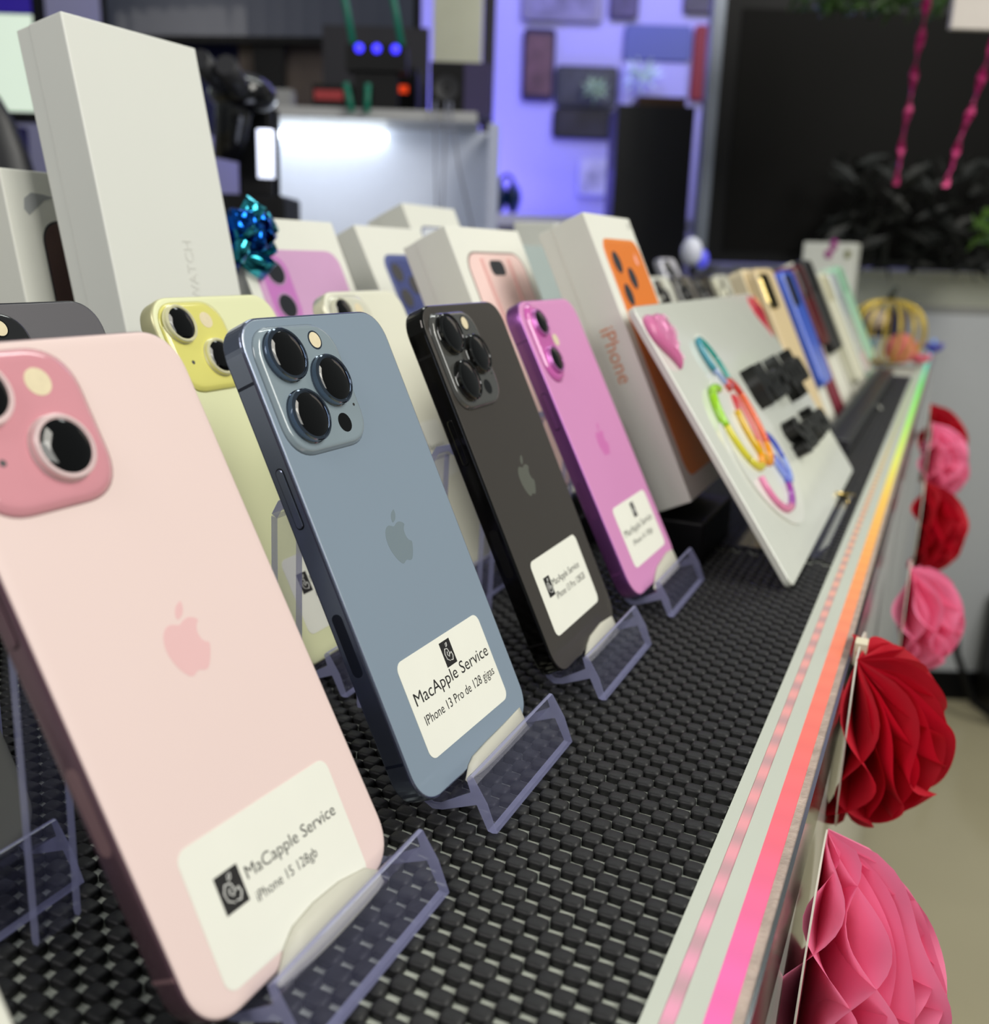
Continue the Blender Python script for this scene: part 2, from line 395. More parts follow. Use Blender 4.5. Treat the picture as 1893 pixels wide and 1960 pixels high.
def sticker_part(root, st):
    """white price sticker with shop emblem and two lines of writing"""
    u0, v0, W_, H_, rot = st['rect']
    mb = MB(); slab(mb, W_, H_, 3.0, [(0, 0), (0, -.14)], 0, 0, n=6, p=2)
    c_, s_ = math.cos(math.radians(rot)), math.sin(math.radians(rot))
    def place(o):
        o.matrix_parent_inverse = Matrix.Identity(4)
    mb.v = [(u0+x*c_-z*s_, y-.02, v0+x*s_+z*c_) for x, y, z in mb.v]
    s = mb.build('price_sticker', paper, root)
    eu, ev, ew, eh = st['emblem']
    mb = MB(); mb.box(-ew/2, ew/2, -.22, -.17, -eh/2, eh/2)
    # looping clip drawn as a small fruit with a leaf
    k = min(ew, eh*.8)
    for pts, r in (([(-.05, -.32), (-.28, -.2), (-.33, .02), (-.2, .2), (.02, .16), (.1, -.02), (-.02, -.16), (-.14, -.05), (-.06, .06)], .028*k),
                   ([(.02, -.30), (.2, -.34), (.32, -.18), (.26, -.02), (.14, -.08)], .028*k), ([(-.02, .24), (.02, .38), (.14, .4), (.1, .28), (-.02, .24)], .022*k)):
        P = [Vector((x*ew, -.24, z*eh)) for x, z in pts]
        mb.tube([tuple(p) for p in P], r, 1, 5)
    mb.v = [(eu+x*c_-z*s_, y, ev+x*s_+z*c_) for x, y, z in mb.v]
    mb.build('emblem', [ink, white_ink], s)
    for body, tu, tv, tw, th in st['lines']:
        text(body, width=tw, height=th, at=(tu, -.19, tv), m=ink, parent=s, rot=rot)
    return s
def lens_mesh(c, r, base, top, ring_m, parent, glass=lens_glass):
    mb = MB()
    mb.lathe(c, [(r+.25, base), (r+.25, base-.25), (r, base-.45), (r, top+.35), (r-.35, top), (r-.95, top), (r-1.05, top+.25), (r-1.25, top+.25), (r-1.6, top+.1),
                 (r*.70, top-.12), (r*.58, top-.30), (r*.42, top-.46), (r*.22, top-.57), (.02, top-.61)], [0]*7+[1]*7, 40)
    o = mb.build('lens', [ring_m, glass], parent)
    return o
def make_phone(name, label, M, style, back_m, frame_m, bump_m, ring_m, sticker=None, logo_m=None, curl=None, H=147.6, W=71.6, lite=False):
    T = 7.8; root = tag(empty(name, M), label, 'phone'); w2 = W/2
    cr = 12.0 if style != 'pro' else 11.0
    mb = MB()
    n = 6 if lite else 12
    if style == 'pro':
        slab(mb, W, H, cr, [(.9, T-.05), (.5, T-.12), (.12, T-.45), (0, T-.9), (0, .9), (.12, .45), (.45, .12), (.85, .02)], 0, H/2, n=n)
    else:
        slab(mb, W, H, cr, [(1.4, T), (.7, T-.12), (.2, T-.7), (0, T-1.5), (0, 1.5), (.15, .75), (.5, .3)], 0, H/2, n=n, smooth=True)
    mb.build('frame', frame_m, root)
    mb = MB()
    if style == 'pro': slab(mb, W, H, cr, [(.75, .3), (.75, .02), (.95, -.06)], 0, H/2, n=n)
    else: slab(mb, W, H, cr, [(.5, .6), (.5, .3), (.9, .12), (1.6, .0), (3.0, -.05)], 0, H/2, n=n, smooth=True)
    mb.build('back_glass', back_m, root)
    mb = MB(); slab(mb, W, H, cr, [(1.5, T-.4), (1.5, T+.05)], 0, H/2, n=n); mb.build('screen', screen_m, root)
    top = H
    if style == 'pro':
        mb = MB(); slab(mb, 37.2, 38.0, 10.5, [(-.6, 0), (.0, -.45), (.35, -1.2), (.9, -1.55), (1.6, -1.6)], -w2+3.4+18.4, top-4.0-18.6, n=10, smooth=True, p=2.4)
        bmp = mb.build('camera_plate', bump_m, root); bs = -1.6
        for c in ((-22.3, top-12.6), (-22.3, top-31.0), (-6.0, top-21.8)): lens_mesh(c, 7.9, bs, bs-2.4, ring_m, bmp)
        mb = MB(); mb.lathe((-5.6, top-8.8), [(3.0, bs+.05), (3.0, bs-.1), (2.5, bs-.14), (.02, bs-.16)], [1, 1, 0], 24); mb.build('flash', [flash_m, ring_m], bmp)
        mb = MB(); mb.lathe((-6.3, top-35.0), [(3.0, bs+.05), (3.0, bs-.06), (.02, bs-.08)], None, 24); mb.build('depth_sensor', lens_glass, bmp)
        mb = MB(); mb.lathe((1.2, top-30.2), [(.5, bs+.05), (.5, bs-.03), (.02, bs-.03)], None, 10); mb.build('microphone', ink, bmp)
    elif style == 'duo':
        mb = MB(); slab(mb, 33.5, 34.0, 10.5, [(-1.0, 0), (.0, -.35), (.5, -.95), (1.5, -1.15), (2.5, -1.2)], -w2+2.6+16.8, top-3.2-17, n=10, smooth=True, p=2.4)
        bmp = mb.build('camera_plate', bump_m, root); bs = -1.2
        for c in ((-25.4, top-11.6), (-11.3, top-25.6)): lens_mesh(c, 7.4, bs, bs-2.0, ring_m, bmp)
        mb = MB(); mb.lathe((-10.0, top-10.4), [(3.2, bs+.05), (3.2, bs-.08), (.02, bs-.14)], None, 24); mb.build('flash', flash_m, bmp)
        mb = MB(); mb.lathe((-25.8, top-26.3), [(.8, bs+.05), (.8, bs-.03), (.02, bs-.03)], None, 12); mb.build('microphone', inkgrey, bmp)
    elif style == 'pill':
        mb = MB(); slab(mb, 18.6, 37.5, 9.2, [(-1.3, 0), (-.3, -.5), (.25, -1.3), (1.2, -1.6), (2.0, -1.65)], -w2+14.6, top-21.4, n=12, smooth=True, p=2)
        bmp = mb.build('camera_plate', bump_m, root); bs = -1.65
        for c in ((-w2+14.6, top-12.2), (-w2+14.6, top-30.6)): lens_mesh(c, 6.7, bs, bs-1.7, ring_m, bmp)
        mb = MB(); mb.lathe((-6.0, top-20.8), [(3.0, 0), (3.0, -.14), (.02, -.2)], None, 24); mb.build('flash', flash_m, root)
    mb = MB()
    b_, l_ = apple_pts(0, H/2, 16.5)
    flat_shape(mb, b_, -.02, -.09); flat_shape(mb, l_, -.02, -.09)
    if logo_m and not lite: mb.build('logo', logo_m, root)
    if not lite:
        # power button, antenna window and the thin antenna joints on the side that faces the camera
        mb = MB(); ring = lambda d, ins: [(d, T/2+(a)*1.0, v) for a, v in rrect(2.5-2*ins, 17.5-2*ins, 1.24-ins, 5, 0, 95, 2)]
        mb.rings([ring(-w2+.1, 0), ring(-w2-.25, 0), ring(-w2-.38, .2)]); mb.build('side_button', frame_m, root)
        mb = MB(); ring = lambda d, ins: [(d, T/2+(a)*1.0, v) for a, v in rrect(3.1-2*ins, 18.2-2*ins, 1.5-ins, 5, 0, 95, 2)]
        mb.rings([ring(-w2+.1, 0), ring(-w2-.02, 0)]); mb.build('button_slot', black_plastic, root)
        mb = MB(); ring = lambda d, ins: [(d, T/2+(a)*1.0, v) for a, v in rrect(3.6-2*ins, 19-2*ins, 1.7-ins, 5, 0, 51, 2)]
        mb.rings([ring(-w2+.1, 0), ring(-w2-.05, .0)]); mb.build('antenna_window', M_ANT[back_m.name] if back_m.name in M_ANT else frame_m, root)
        for v in (H-18.5, 14.5):
            mb = MB(); mb.box(-w2-.03, -w2+.2, .75, T-.75, v-.45, v+.45); mb.build('antenna_joint', M_ANT.get(back_m.name, frame_m), root)
    if sticker: sticker_part(root, sticker)
    if curl:
        # strip of film peeling away from the lower corner
        # edge = points along the free upper edge of the film on the phone back; it bulges out and dives to the tray
        edge, out = curl; rs = []; P = [Vector(p) for p in edge]; n = 5*(len(P)-1)
        for i in range(n+1):
            k, t = divmod(i, 5); k, t = (k, t/5) if k < len(P)-1 else (len(P)-2, 1.0); p = P[k].lerp(P[k+1], t)
            q = math.sin(PI*(.06+.9*i/n))
            rs.append([(p.x, -.2-out*q*math.sin(PI*.5*j/6), p.y-(p.y+2.2)*(j/6)**1.6) for j in range(7)])
        mb = MB(); mb.rings(rs, 0, True, False, False, closed=False)
        o = mb.build('peeling_film', film_m, root); s_ = o.modifiers.new('thick', 'SOLIDIFY'); s_.thickness = .00015
    return root
M_ANT = {}
film_m = mat('grey_white_film', (192, 190, 176), .45)
def phone_mats(key, back, frame, bump, metal=.9, fr=.25, br=.32, coat=.35, ant=None, bcoat=1.0, brough=.12):
    b = mat(key+'_back_glass', back, br, coat=coat, noise=(30, .01)); f = mat(key+'_frame', frame, fr, metal=metal, coat=.2)
    c = mat(key+'_camera_glass', bump, brough, coat=bcoat); M_ANT[b.name] = mat(key+'_antenna_plastic', ant or tuple(int(x*.7) for x in frame), .35)
    return b, f, c

pk = phone_mats('pink', (226, 203, 198), (124, 94, 106), (212, 146, 156), metal=.75, fr=.38, br=.5, coat=.0, ant=(140, 108, 112))
bl = phone_mats('blue', (128, 143, 158), (138, 146, 168), (132, 146, 154), metal=.95, fr=.24, br=.3, coat=.3, ant=(22, 28, 44))
gr = phone_mats('graphite', (58, 54, 50), (58, 56, 54), (72, 72, 70), metal=1.0, fr=.10, br=.3, coat=.25, ant=(14, 12, 12))
orc = phone_mats('orchid', (206, 138, 186), (150, 88, 158), (200, 96, 172), metal=.8, fr=.36, br=.45, coat=.0, ant=(112, 58, 116))
yl = phone_mats('yellow', (222, 224, 180), (206, 202, 158), (222, 216, 120), metal=.5, fr=.4, br=.5, coat=.0, ant=(180, 178, 130))
cm = phone_mats('cream', (222, 221, 203), (205, 202, 178), (214, 213, 194), metal=.4, fr=.3, br=.3, coat=.2, ant=(180, 176, 150))
dk = phone_mats('dark_grey', (92, 90, 94), (40, 40, 46), (30, 30, 32), metal=.8, fr=.3, br=.4, coat=.1, ant=(24, 24, 26))
sv = phone_mats('pale_grey', (170, 170, 162), (150, 150, 142), (180, 180, 172), metal=.5, fr=.3, br=.4, coat=.1)
ring_pink = mat('pale_pink_lens_ring', (232, 206, 206), .3, metal=.4)
ring_yel = mat('pale_yellow_lens_ring', (232, 228, 188), .3, metal=.4)
ring_steel = mat('steel_blue_lens_ring', (120, 132, 150), .10, metal=1.0)
ring_blk = mat('polished_dark_lens_ring', (82, 82, 82), .08, metal=1.0)
ring_orc = mat('orchid_lens_ring', (206, 130, 200), .25, metal=.7)
ring_cr = mat('cream_lens_ring', (220, 218, 198), .3, metal=.4)
logo_pk = mat('rose_logo', (226, 184, 184), .35); logo_bl = mat('slate_logo', (122, 136, 144), .2, metal=.12)
logo_gr = mat('mirror_graphite_logo', (120, 122, 112), .12, metal=.5); logo_or = mat('orchid_logo', (204, 116, 178), .3)

st_A = dict(rect=(-.6, 18.6, 50.5, 31.0, -2.5), emblem=(-15.6, 21.6, 7.0, 8.4),
            lines=[('MaCapple Service', -10.6, 21.0, 32.0, 2.9), ('iPhone 15 128gb', -10.4, 15.4, 21.0, 2.4)])
st_B = dict(rect=(.6, 25.0, 49.6, 30.2, 0), emblem=(2.4, 34.2, 6.0, 8.0),
            lines=[('MacApple Service', -21.6, 25.9, 45.2, 3.9), ('IPhone 13 Pro de 128 gigas', -20.4, 19.4, 43.2, 2.9)])
st_C = dict(rect=(-.8, 27.8, 49.0, 30.4, -.6), emblem=(-16.2, 31.0, 5.6, 8.0),
            lines=[('MacApple Service', -12.6, 30.0, 29.5, 2.8), ('iPhone 13 Pro 128GB', -13.0, 24.6, 31.5, 2.8)])
st_D = dict(rect=(2.4, 27.0, 49.4, 30.4, 0), emblem=(3.6, 36.2, 5.0, 7.4),
            lines=[('MacApple Service', -19.0, 26.8, 42.0, 3.4), ('iPhone 16 128gb', -13.0, 21.2, 30.0, 2.6)])
make_phone('smartphone', 'pale pink phone, nearest and largest, with a white price sticker', leaned(-112.2, 156.9, 10, 88.9, 27.4), 'duo', pk[0], pk[1], pk[2], ring_pink, st_A, logo_pk, curl=([(-15, -1), (-9, 4), (-4.9, 6), (3.3, 6.8), (13.3, 6.2), (23, 4), (27, 1)], 3.2))
make_phone('smartphone', 'steel blue phone with three camera lenses, between the pink and the black phone', leaned(-113.7, 249.3, 10, 87.7, 25.6), 'pro', bl[0], bl[1], bl[2], ring_steel, st_B, logo_bl, curl=([(-13, -1.5), (-9, 1.5), (-5.4, 2.8), (3.4, 3.4), (16.7, 3.8), (29.5, 4.4)], 2.6), H=146.7, W=71.5)
make_phone('smartphone', 'glossy black phone with three camera lenses and a mirror logo', leaned(-113.7, 350.8, 10, 90.3, 25.3), 'pro', gr[0], gr[1], gr[2], ring_blk, st_C, logo_gr, curl=([(-10, -1.5), (-4, 2), (1.6, 3.8), (15.7, 4.6), (30, 3.0)], 2.6), H=146.7, W=71.5)
make_phone('smartphone', 'orchid purple phone with a pill shaped camera plate, beside the tall orange-picture box', leaned(-112.5, 447.9, 10, 89.1, 27.2), 'pill', orc[0], orc[1], orc[2], ring_orc, st_D, logo_or, curl=([(-12, -1.5), (-4, 3), (2.8, 5.6), (22.5, 8.0), (33, 7)], 2.4))
st_E = dict(rect=(2, 26, 49, 30.5, 0), emblem=(-14, 30, 6, 8), lines=[('MacApple Service', -10, 29, 31, 2.9), ('iPhone 15 128gb', -10, 23, 24, 2.5)])
st_F = dict(rect=(1, 62, 46, 30, 0), emblem=(1, 71, 6, 8), lines=[('MacApple Service', -18, 62, 38, 3.2), ('128gb', -10, 56, 14, 2.6)])
make_phone('smartphone', 'pale yellow phone with two diagonal lenses, standing behind the steel blue phone', leaned(-199, 308, 10, 90, 26), 'duo', yl[0], yl[1], yl[2], ring_yel, st_E, None)
make_phone('smartphone', 'cream phone whose top shows between the steel blue and the black phone', leaned(-199, 416, 10, 90, 26), 'duo', cm[0], cm[1], cm[2], ring_cr, st_F, None)
make_phone('smartphone', 'dark grey phone behind the top edge of the nearest pink phone', leaned(-199, 213, 10, 90, 26), 'pro', dk[0], dk[1], dk[2], ring_blk, None, None)
make_phone('smartphone', 'pale grey phone whose lower corner shows at the far left edge', leaned(-199, 123.5, 10, 90, 26), 'duo', sv[0], sv[1], sv[2], ring_cr, dict(st_E, rect=(-3, 22, 46, 30.5, 0)), None)

wt = phone_mats('ivory', (226, 226, 214), (200, 200, 190), (214, 214, 202), metal=.4, fr=.3)
make_phone('smartphone', 'white phone of which only a sliver shows in the lower left corner', leaned(-113, 55.2, 10, 90, 26), 'duo', wt[0], wt[1], wt[2], ring_cr, None, None)

# ------------------------------------------------------------------ clear phone stands
def offset_poly(pts, d):
    P = [Vector(p) for p in pts]; out = []
    for i, p in enumerate(P):
        ns = []
        if i > 0: t = (p-P[i-1]).normalized(); ns.append(Vector((-t.y, t.x)))
        if i < len(P)-1: t = (P[i+1]-p).normalized(); ns.append(Vector((-t.y, t.x)))
        n_ = sum(ns, Vector((0, 0))).normalized(); k = 1/max(.35, n_.dot(ns[0])); out.append(tuple(p+n_*d*k))
    return out
def stand_mesh():
    t = 1.25
    # centre line from the bent top of the back plate down to the tray and out to the lip
    K = (-7.7, 4.3)
    line = [(-60.5, 84.0), (-58.2, 88.0), (-53.5, 89.3), (-49.2, 86.6), (-47.6, 83.0), (-9.3, 7.6), (-8.2, 5.0), (-5.8, 3.7), (-3.0, 4.2), (7.0, 9.4)]
    L = offset_poly(line, t); R_ = offset_poly(line, -t)
    # lip: leans like the plate, runs from above the tray down to the mat
    lip_in_hi, lip_top_in, lip_top_out, lip_bot_out, lip_bot_in = (6.1, 11.2), (4.7, 15.2), (7.0, 16.4), (15.2, .3), (12.0, .2)
    poly = L[:-1]+[lip_in_hi, lip_top_in, (5.9, 16.5), lip_top_out, (11.8, 9.0), lip_bot_out, (13.6, -.1), lip_bot_in, (8.2, 7.6)]+R_[:-1][::-1]
    mb = MB(); W_ = 31.0
    mb.rings([[(x, y, z) for x, z in poly] for y in (-W_, W_)])
    for y0, y1 in ((-W_, -W_+12.5), (W_-12.5, W_)):
        leg = [(-61.7, 84.2), (-59.3, 83.8), (-61.2, 1.5), (-62.0, 0), (-63.6, 0), (-64.0, 1.5)]
        mb.rings([[(x, y, z) for x, z in leg] for y in (y0, y1)])
    for k, f in enumerate(mb.f):
        x, z = (sum(mb.v[i][c] for i in f)/len(f) for c in (0, 2))
        if len(f) > 4 or (x > 4 and z > 15) or (x > 11 and z < .6) or (x < -45 and z > 86): mb.mi[k] = 1
    return mb
stand_proto = stand_mesh().build('phone_stand', [clear, cut_edge], None, bevel=.3, seg=2)
stands = [(-113, 64.0, 'clear plastic stand of the white phone in the lower left corner'), (-113, 165.5, 'clear plastic stand holding the nearest pink phone'), (-113, 257.2, 'clear plastic stand holding the steel blue phone'),
          (-113, 355.5, 'clear plastic stand holding the glossy black phone'), (-113, 455.0, 'clear plastic stand holding the orchid purple phone'),
          (-199, 311.5, 'clear plastic stand holding the pale yellow phone in the second row'), (-199, 419, 'clear plastic stand holding the cream phone in the second row'),
          (-199, 214, 'clear plastic stand of the dark grey phone, seen past the nearest pink phone'), (-199, 126, 'clear plastic stand under the pale grey phone at the far left')]
for i, (x, y, lb) in enumerate(stands):
    o = stand_proto if i == 0 else stand_proto.copy()
    if i: COL.objects.link(o)
    o.location = (x*MM, y*MM, .0006); tag(o, lb, 'stand', 'clear phone stands')

# ------------------------------------------------------------------ boxes
def carton_box(name, label, M, W_, H_, D_, picture=None, extra=None, lid=.25, body_m=None):
    root = tag(empty(name, M), label, 'box'); body_m = body_m or carton
    mb = MB(); mb.box(0, W_, .6, D_, 0, H_); mb.build('base_tray', body_m, root, bevel=.5)
    mb = MB(); mb.box(-.35, W_+.35, 0, D_*.72, -.3, H_+.3); l_ = mb.build('lid', body_m, root, bevel=.7)
    if picture: picture(root, W_, H_)
    if extra: extra(root, W_, H_, D_)
    return root
def pic_back(colors, style='duo', u=(.1, .9), v=(.06, .93), logo=None):
    """printed picture of the back of a phone on the front of the carton"""
    base, bump, lens = colors
    def fn(root, W_, H_):
        uc, vc = W_*(u[0]+u[1])/2, H_*(v[0]+v[1])/2; pw, ph = W_*(u[1]-u[0]), H_*(v[1]-v[0])
        mb = MB(); slab(mb, pw, ph, 11, [(0, .0), (0, -.12)], uc, vc, n=8)
        p = mb.build('printed_phone', base, root); L, T_ = uc-pw/2, vc+ph/2
        mb = MB()
        if style == 'pill': slab(mb, pw*.29, 39, 9.5, [(0, -.12), (.3, -.3)], L+pw*.21, T_-22.5, n=10, p=2)
        elif style == 'bar': slab(mb, pw-2.4, 44, 9, [(0, -.12), (.3, -.35)], uc, T_-24.0, n=8)
        else: slab(mb, pw*.52, 37, 10, [(0, -.12), (.3, -.3)], L+pw*.30, T_-22, n=8)
        mb.build('printed_camera_plate', bump, p)
        cs = {'pill': [(L+pw*.21, T_-13), (L+pw*.21, T_-32)], 'duo': [(L+pw*.17, T_-13), (L+pw*.39, T_-31)],
              'pro': [(L+pw*.18, T_-13), (L+pw*.18, T_-31), (L+pw*.43, T_-22)], 'bar': [(L+pw*.21, T_-14), (L+pw*.21, T_-33), (L+pw*.48, T_-23.5)]}[style]
        for c in cs:
            mb = MB(); mb.lathe(c, [(7.6, -.28), (7.6, -.55), (6.5, -.6), (.02, -.62)], [0, 0, 1], 28); mb.build('printed_lens', [lens[1], lens[0]], p)
        if logo:
            mb = MB(); b_, l_ = apple_pts(L+pw*logo[0], T_-logo[1], logo[2]); flat_shape(mb, b_, -.1, -.2-.2*(style == 'bar')); flat_shape(mb, l_, -.1, -.2-.2*(style == 'bar')); mb.build('printed_logo', logo[3], p)
    return fn
M_ = mat
white_print = M_('white_print', (228, 226, 224), .5); blk_print = M_('black_print', (34, 36, 42), .25, coat=.5); edge_print = M_('orchid_print_ring', (176, 140, 176), .3)
# tall watch box
def emboss(root, W_, H_, D_):
    text('WATCH', width=27, at=(47, -.05, 133), m=M_('debossed_letters', (208, 208, 201), .5), parent=root, extrude=.2, name='embossed_lettering', rot=90)
    mb = MB(); b_, l_ = apple_pts(W_*.57, 126, 6); flat_shape(mb, b_, -.0, -.12); flat_shape(mb, l_, 0, -.12)
    mb.build('embossed_logo', M_('debossed_fruit', (208, 208, 200), .5), root)
carton_box('watch_box', 'tallest plain white box with faint embossed lettering, leaning at the left', leaned(-285, 308, 6.2, 88.5, 11.3), 74, 247, 27, None, emboss, body_m=carton_watch)
orange = M_('orange_print', (226, 132, 52), .4); orange2 = M_('deep_orange_print', (222, 122, 44), .4)
def orange_extra(root, W_, H_, D_):
    o = text('iPhone', width=31, at=(0, 0, 0), m=M_('orange_lettering', (224, 148, 108), .5), parent=root, name='side_lettering')
    # written down the long side that faces the camera
    me = o.data
    for v in me.vertices:
        x, z = v.co.x, v.co.z
        v.co = Vector((-.0006, (D_*.52)*MM-z, (H_*.63)*MM-x))
    o = text('17', width=4.2, at=(W_-8.5, -.1, H_-7), m=ink, parent=root, name='model_lettering')
carton_box('phone_box', 'white box with an orange three-lens phone printed on it, behind the shop sign', leaned(-113, 508, 36.3, 90.2, 25.4), 81, 164, 28,
           pic_back((orange, orange2, (blk_print, orange2)), 'bar', (.13, .97), (.07, .915), (.78, 12, 8, M_('pink_print', (244, 170, 150), .4))), orange_extra)
pinkp = M_('pale_pink_print', (238, 206, 200), .4)
def pink_pic(root, W_, H_):
    uc, vc = W_*.5, H_*.47; pw, ph = W_*.80, H_*.88
    mb = MB(); slab(mb, pw, ph, 13, [(0, 0), (0, -.12)], uc, vc, n=10); p = mb.build('printed_phone', M_('dark_rose_outline', (120, 96, 92), .4), root)
    mb = MB(); slab(mb, pw, ph, 13, [(1.1, -.1), (1.1, -.2)], uc, vc, n=10); mb.build('printed_wallpaper', pinkp, p)
    mb = MB(); slab(mb, 17, 9, 3.6, [(0, -.2), (0, -.3)], uc-1, vc+ph/2-9.5, n=6, p=2); mb.build('printed_camera_island', blk_print, p)
    mb = MB()
    for k, (du, c) in enumerate(((-19, 0), (17, 0))):
        pts = [(uc+du*math.cos(t*.7)-du*.1, -.3, vc+ph/2-4-t*52) for t in np.linspace(0, 2.0, 24)]
        mb.tube(pts, 1.3, 0, 6)
    mb.build('printed_curves', M_('rose_print', (226, 176, 170), .4), p)
    mb = MB(); pts = [(uc+10+13*math.cos(a), vc+ph/2-58+17*math.sin(a)) for a in np.linspace(0, 2*PI, 30)[:-1]]
    flat_shape(mb, pts, -.2, -.28); mb.build('printed_petal', M_('coral_print', (214, 122, 104), .4), p)
carton_box('phone_box', 'white box with a pink phone screen printed on it, above the black phone', leaned(-181, 471, 33.5, 87, 25.4), 86, 157, 29, pink_pic)
indigo = M_('indigo_print', (84, 94, 146), .4); indigo2 = M_('deep_indigo_print', (66, 74, 124), .4)
carton_box('phone_box', 'white box with a dark blue phone printed on it, half behind the pink-screen box', leaned(-283, 549, 36, 89.4, 26.3), 85, 157, 22,
           pic_back((indigo, indigo2, (blk_print, indigo2)), 'pro', (.20, .96), (.06, .875)))
orp = M_('orchid_print', (206, 160, 198), .4); orp2 = M_('magenta_print', (194, 118, 188), .4)
carton_box('phone_box', 'white box with an orchid pink two-lens phone printed on it, under the blue bow', leaned(-279, 411, 34, 86.5, 24.8), 89, 157, 28,
           pic_back((orp, orp2, (blk_print, edge_print)), 'pill', (.08, .93), (.06, .885), (.50, 46, 16, white_print)))
def line_pic(root, W_, H_):
    mb = MB(); slab(mb, W_*.72, H_*.86, 11, [(0, 0), (0, -.12)], W_*.5, H_*.46, n=8); p = mb.build('printed_phone', indigo2, root)
    mb = MB(); slab(mb, W_*.72-3, H_*.86-3, 10, [(0, -.1), (0, -.2)], W_*.5, H_*.46, n=8); mb.build('printed_wallpaper', M_('pale_wallpaper', (204, 208, 216), .4), p)
carton_box('phone_box', 'white box with a thin dark blue outline, rearmost beside the blue phone box', leaned(-318, 665, 54, 90, 25), 85, 157, 34, line_pic)
def brown_pic(root, W_, H_):
    mb = MB(); slab(mb, W_*.78, H_*.83, 11, [(0, 0), (0, -.12)], W_*.56, H_*.46, n=10); p = mb.build('printed_phone', blk_print, root)
    mb = MB(); slab(mb, W_*.78-2, H_*.83-2, 10, [(0, -.1), (0, -.2)], W_*.56, H_*.46, n=10)
    mb.build('printed_wallpaper', M_('brown_wallpaper', (92, 70, 66), .35, noise=(14, .8)), p)
    mb = MB()
    pts = [(9, 150.5), (13, 153), (19, 152.5), (24, 151.5), (19, 150), (15, 147), (10, 143.5), (8, 146)]
    flat_shape(mb, pts, -.0, -.1); mb.build('torn_patch', M_('grey_torn_paper', (160, 162, 162), .7), root)
carton_box('phone_box', 'worn white box with a torn grey patch and brown phone picture at the left edge', leaned(-336, 299, 30, 89, 10), 84, 162, 24, brown_pic)
grey_blue = M_('grey_green_carton', (164, 176, 174), .55)
carton_box('phone_box', 'white box with a grey-green side squeezed between the pink-screen and orange boxes', leaned(-264, 742, 33.5, 90, 25), 85, 150, 28, None, None, body_m=grey_blue)
# lid edge strip of that box in white
# ------------------------------------------------------------------ black risers under the boxes
def riser(label, x0, x1, y0, y1, z1):
    mb = MB(); cx, cy = (x0+x1)/2, (y0+y1)/2; mb.box(x0-cx, x1-cx, y0-cy, y1-cy, 0, z1)
    o = mb.build('display_riser', black_plastic, None, bevel=1.2); o.location = (cx*MM, cy*MM, 0.0003); tag(o, label, 'riser'); return o
riser('small black block under the box with the orange phone picture', -146, -106, 512, 586, 23.3)
riser('black block carrying the box with the pink phone screen', -214, -172, 474, 556, 20.3)
riser('long black step carrying the rear row of phone boxes', -319, -268, 402, 860, 21)
riser('taller black block under the rearmost phone box', -353, -320, 655, 760, 39)

riser('low black block under the worn box at the far left', -372, -334, 302, 380, 25)

# ------------------------------------------------------------------ blue gift bow on the orchid box
def bow():
    c0 = Vector((-336, 409, 162)); root = tag(empty('gift_bow', loc=c0*MM), 'shiny metallic blue ribbon bow beside the tallest white box', 'bow')
    m_ = mat('metallic_blue_ribbon', (24, 96, 200), .14, metal=1.0); m2 = mat('metallic_teal_ribbon', (60, 170, 190), .12, metal=1.0)
    random.seed(3)
    for k in range(22):
        az = k*2.39996; el = math.radians(8+78*(k/21)**.9); ln = 27-7*(k/21)
        d = Vector((math.cos(az)*math.cos(el), math.sin(az)*math.cos(el), math.sin(el)))
        d = Vector((d.z*.75+d.x*.5, d.y, d.x*.7+d.z*.35)).normalized()
        up = d.orthogonal().normalized(); up.rotate(Matrix.Rotation(random.uniform(0, 6.28), 3, d)); sd = d.cross(up); rs = []
        for i in range(13):
            t = i/12; a = 2*PI*t
            p = d*ln*(.5-.5*math.cos(a))+up*math.sin(a)*ln*.26
            wd = 5.4*(.35+.65*math.sin(PI*t)**.5)
            rs.append([tuple(p-sd*wd), tuple(p+sd*wd)])
        mb = MB(); mb.rings(rs, 0, True, False, False, closed=False)
        o = mb.build('ribbon_loop', m_ if k % 3 else m2, root); s_ = o.modifiers.new('thick', 'SOLIDIFY'); s_.thickness = .0002
bow()

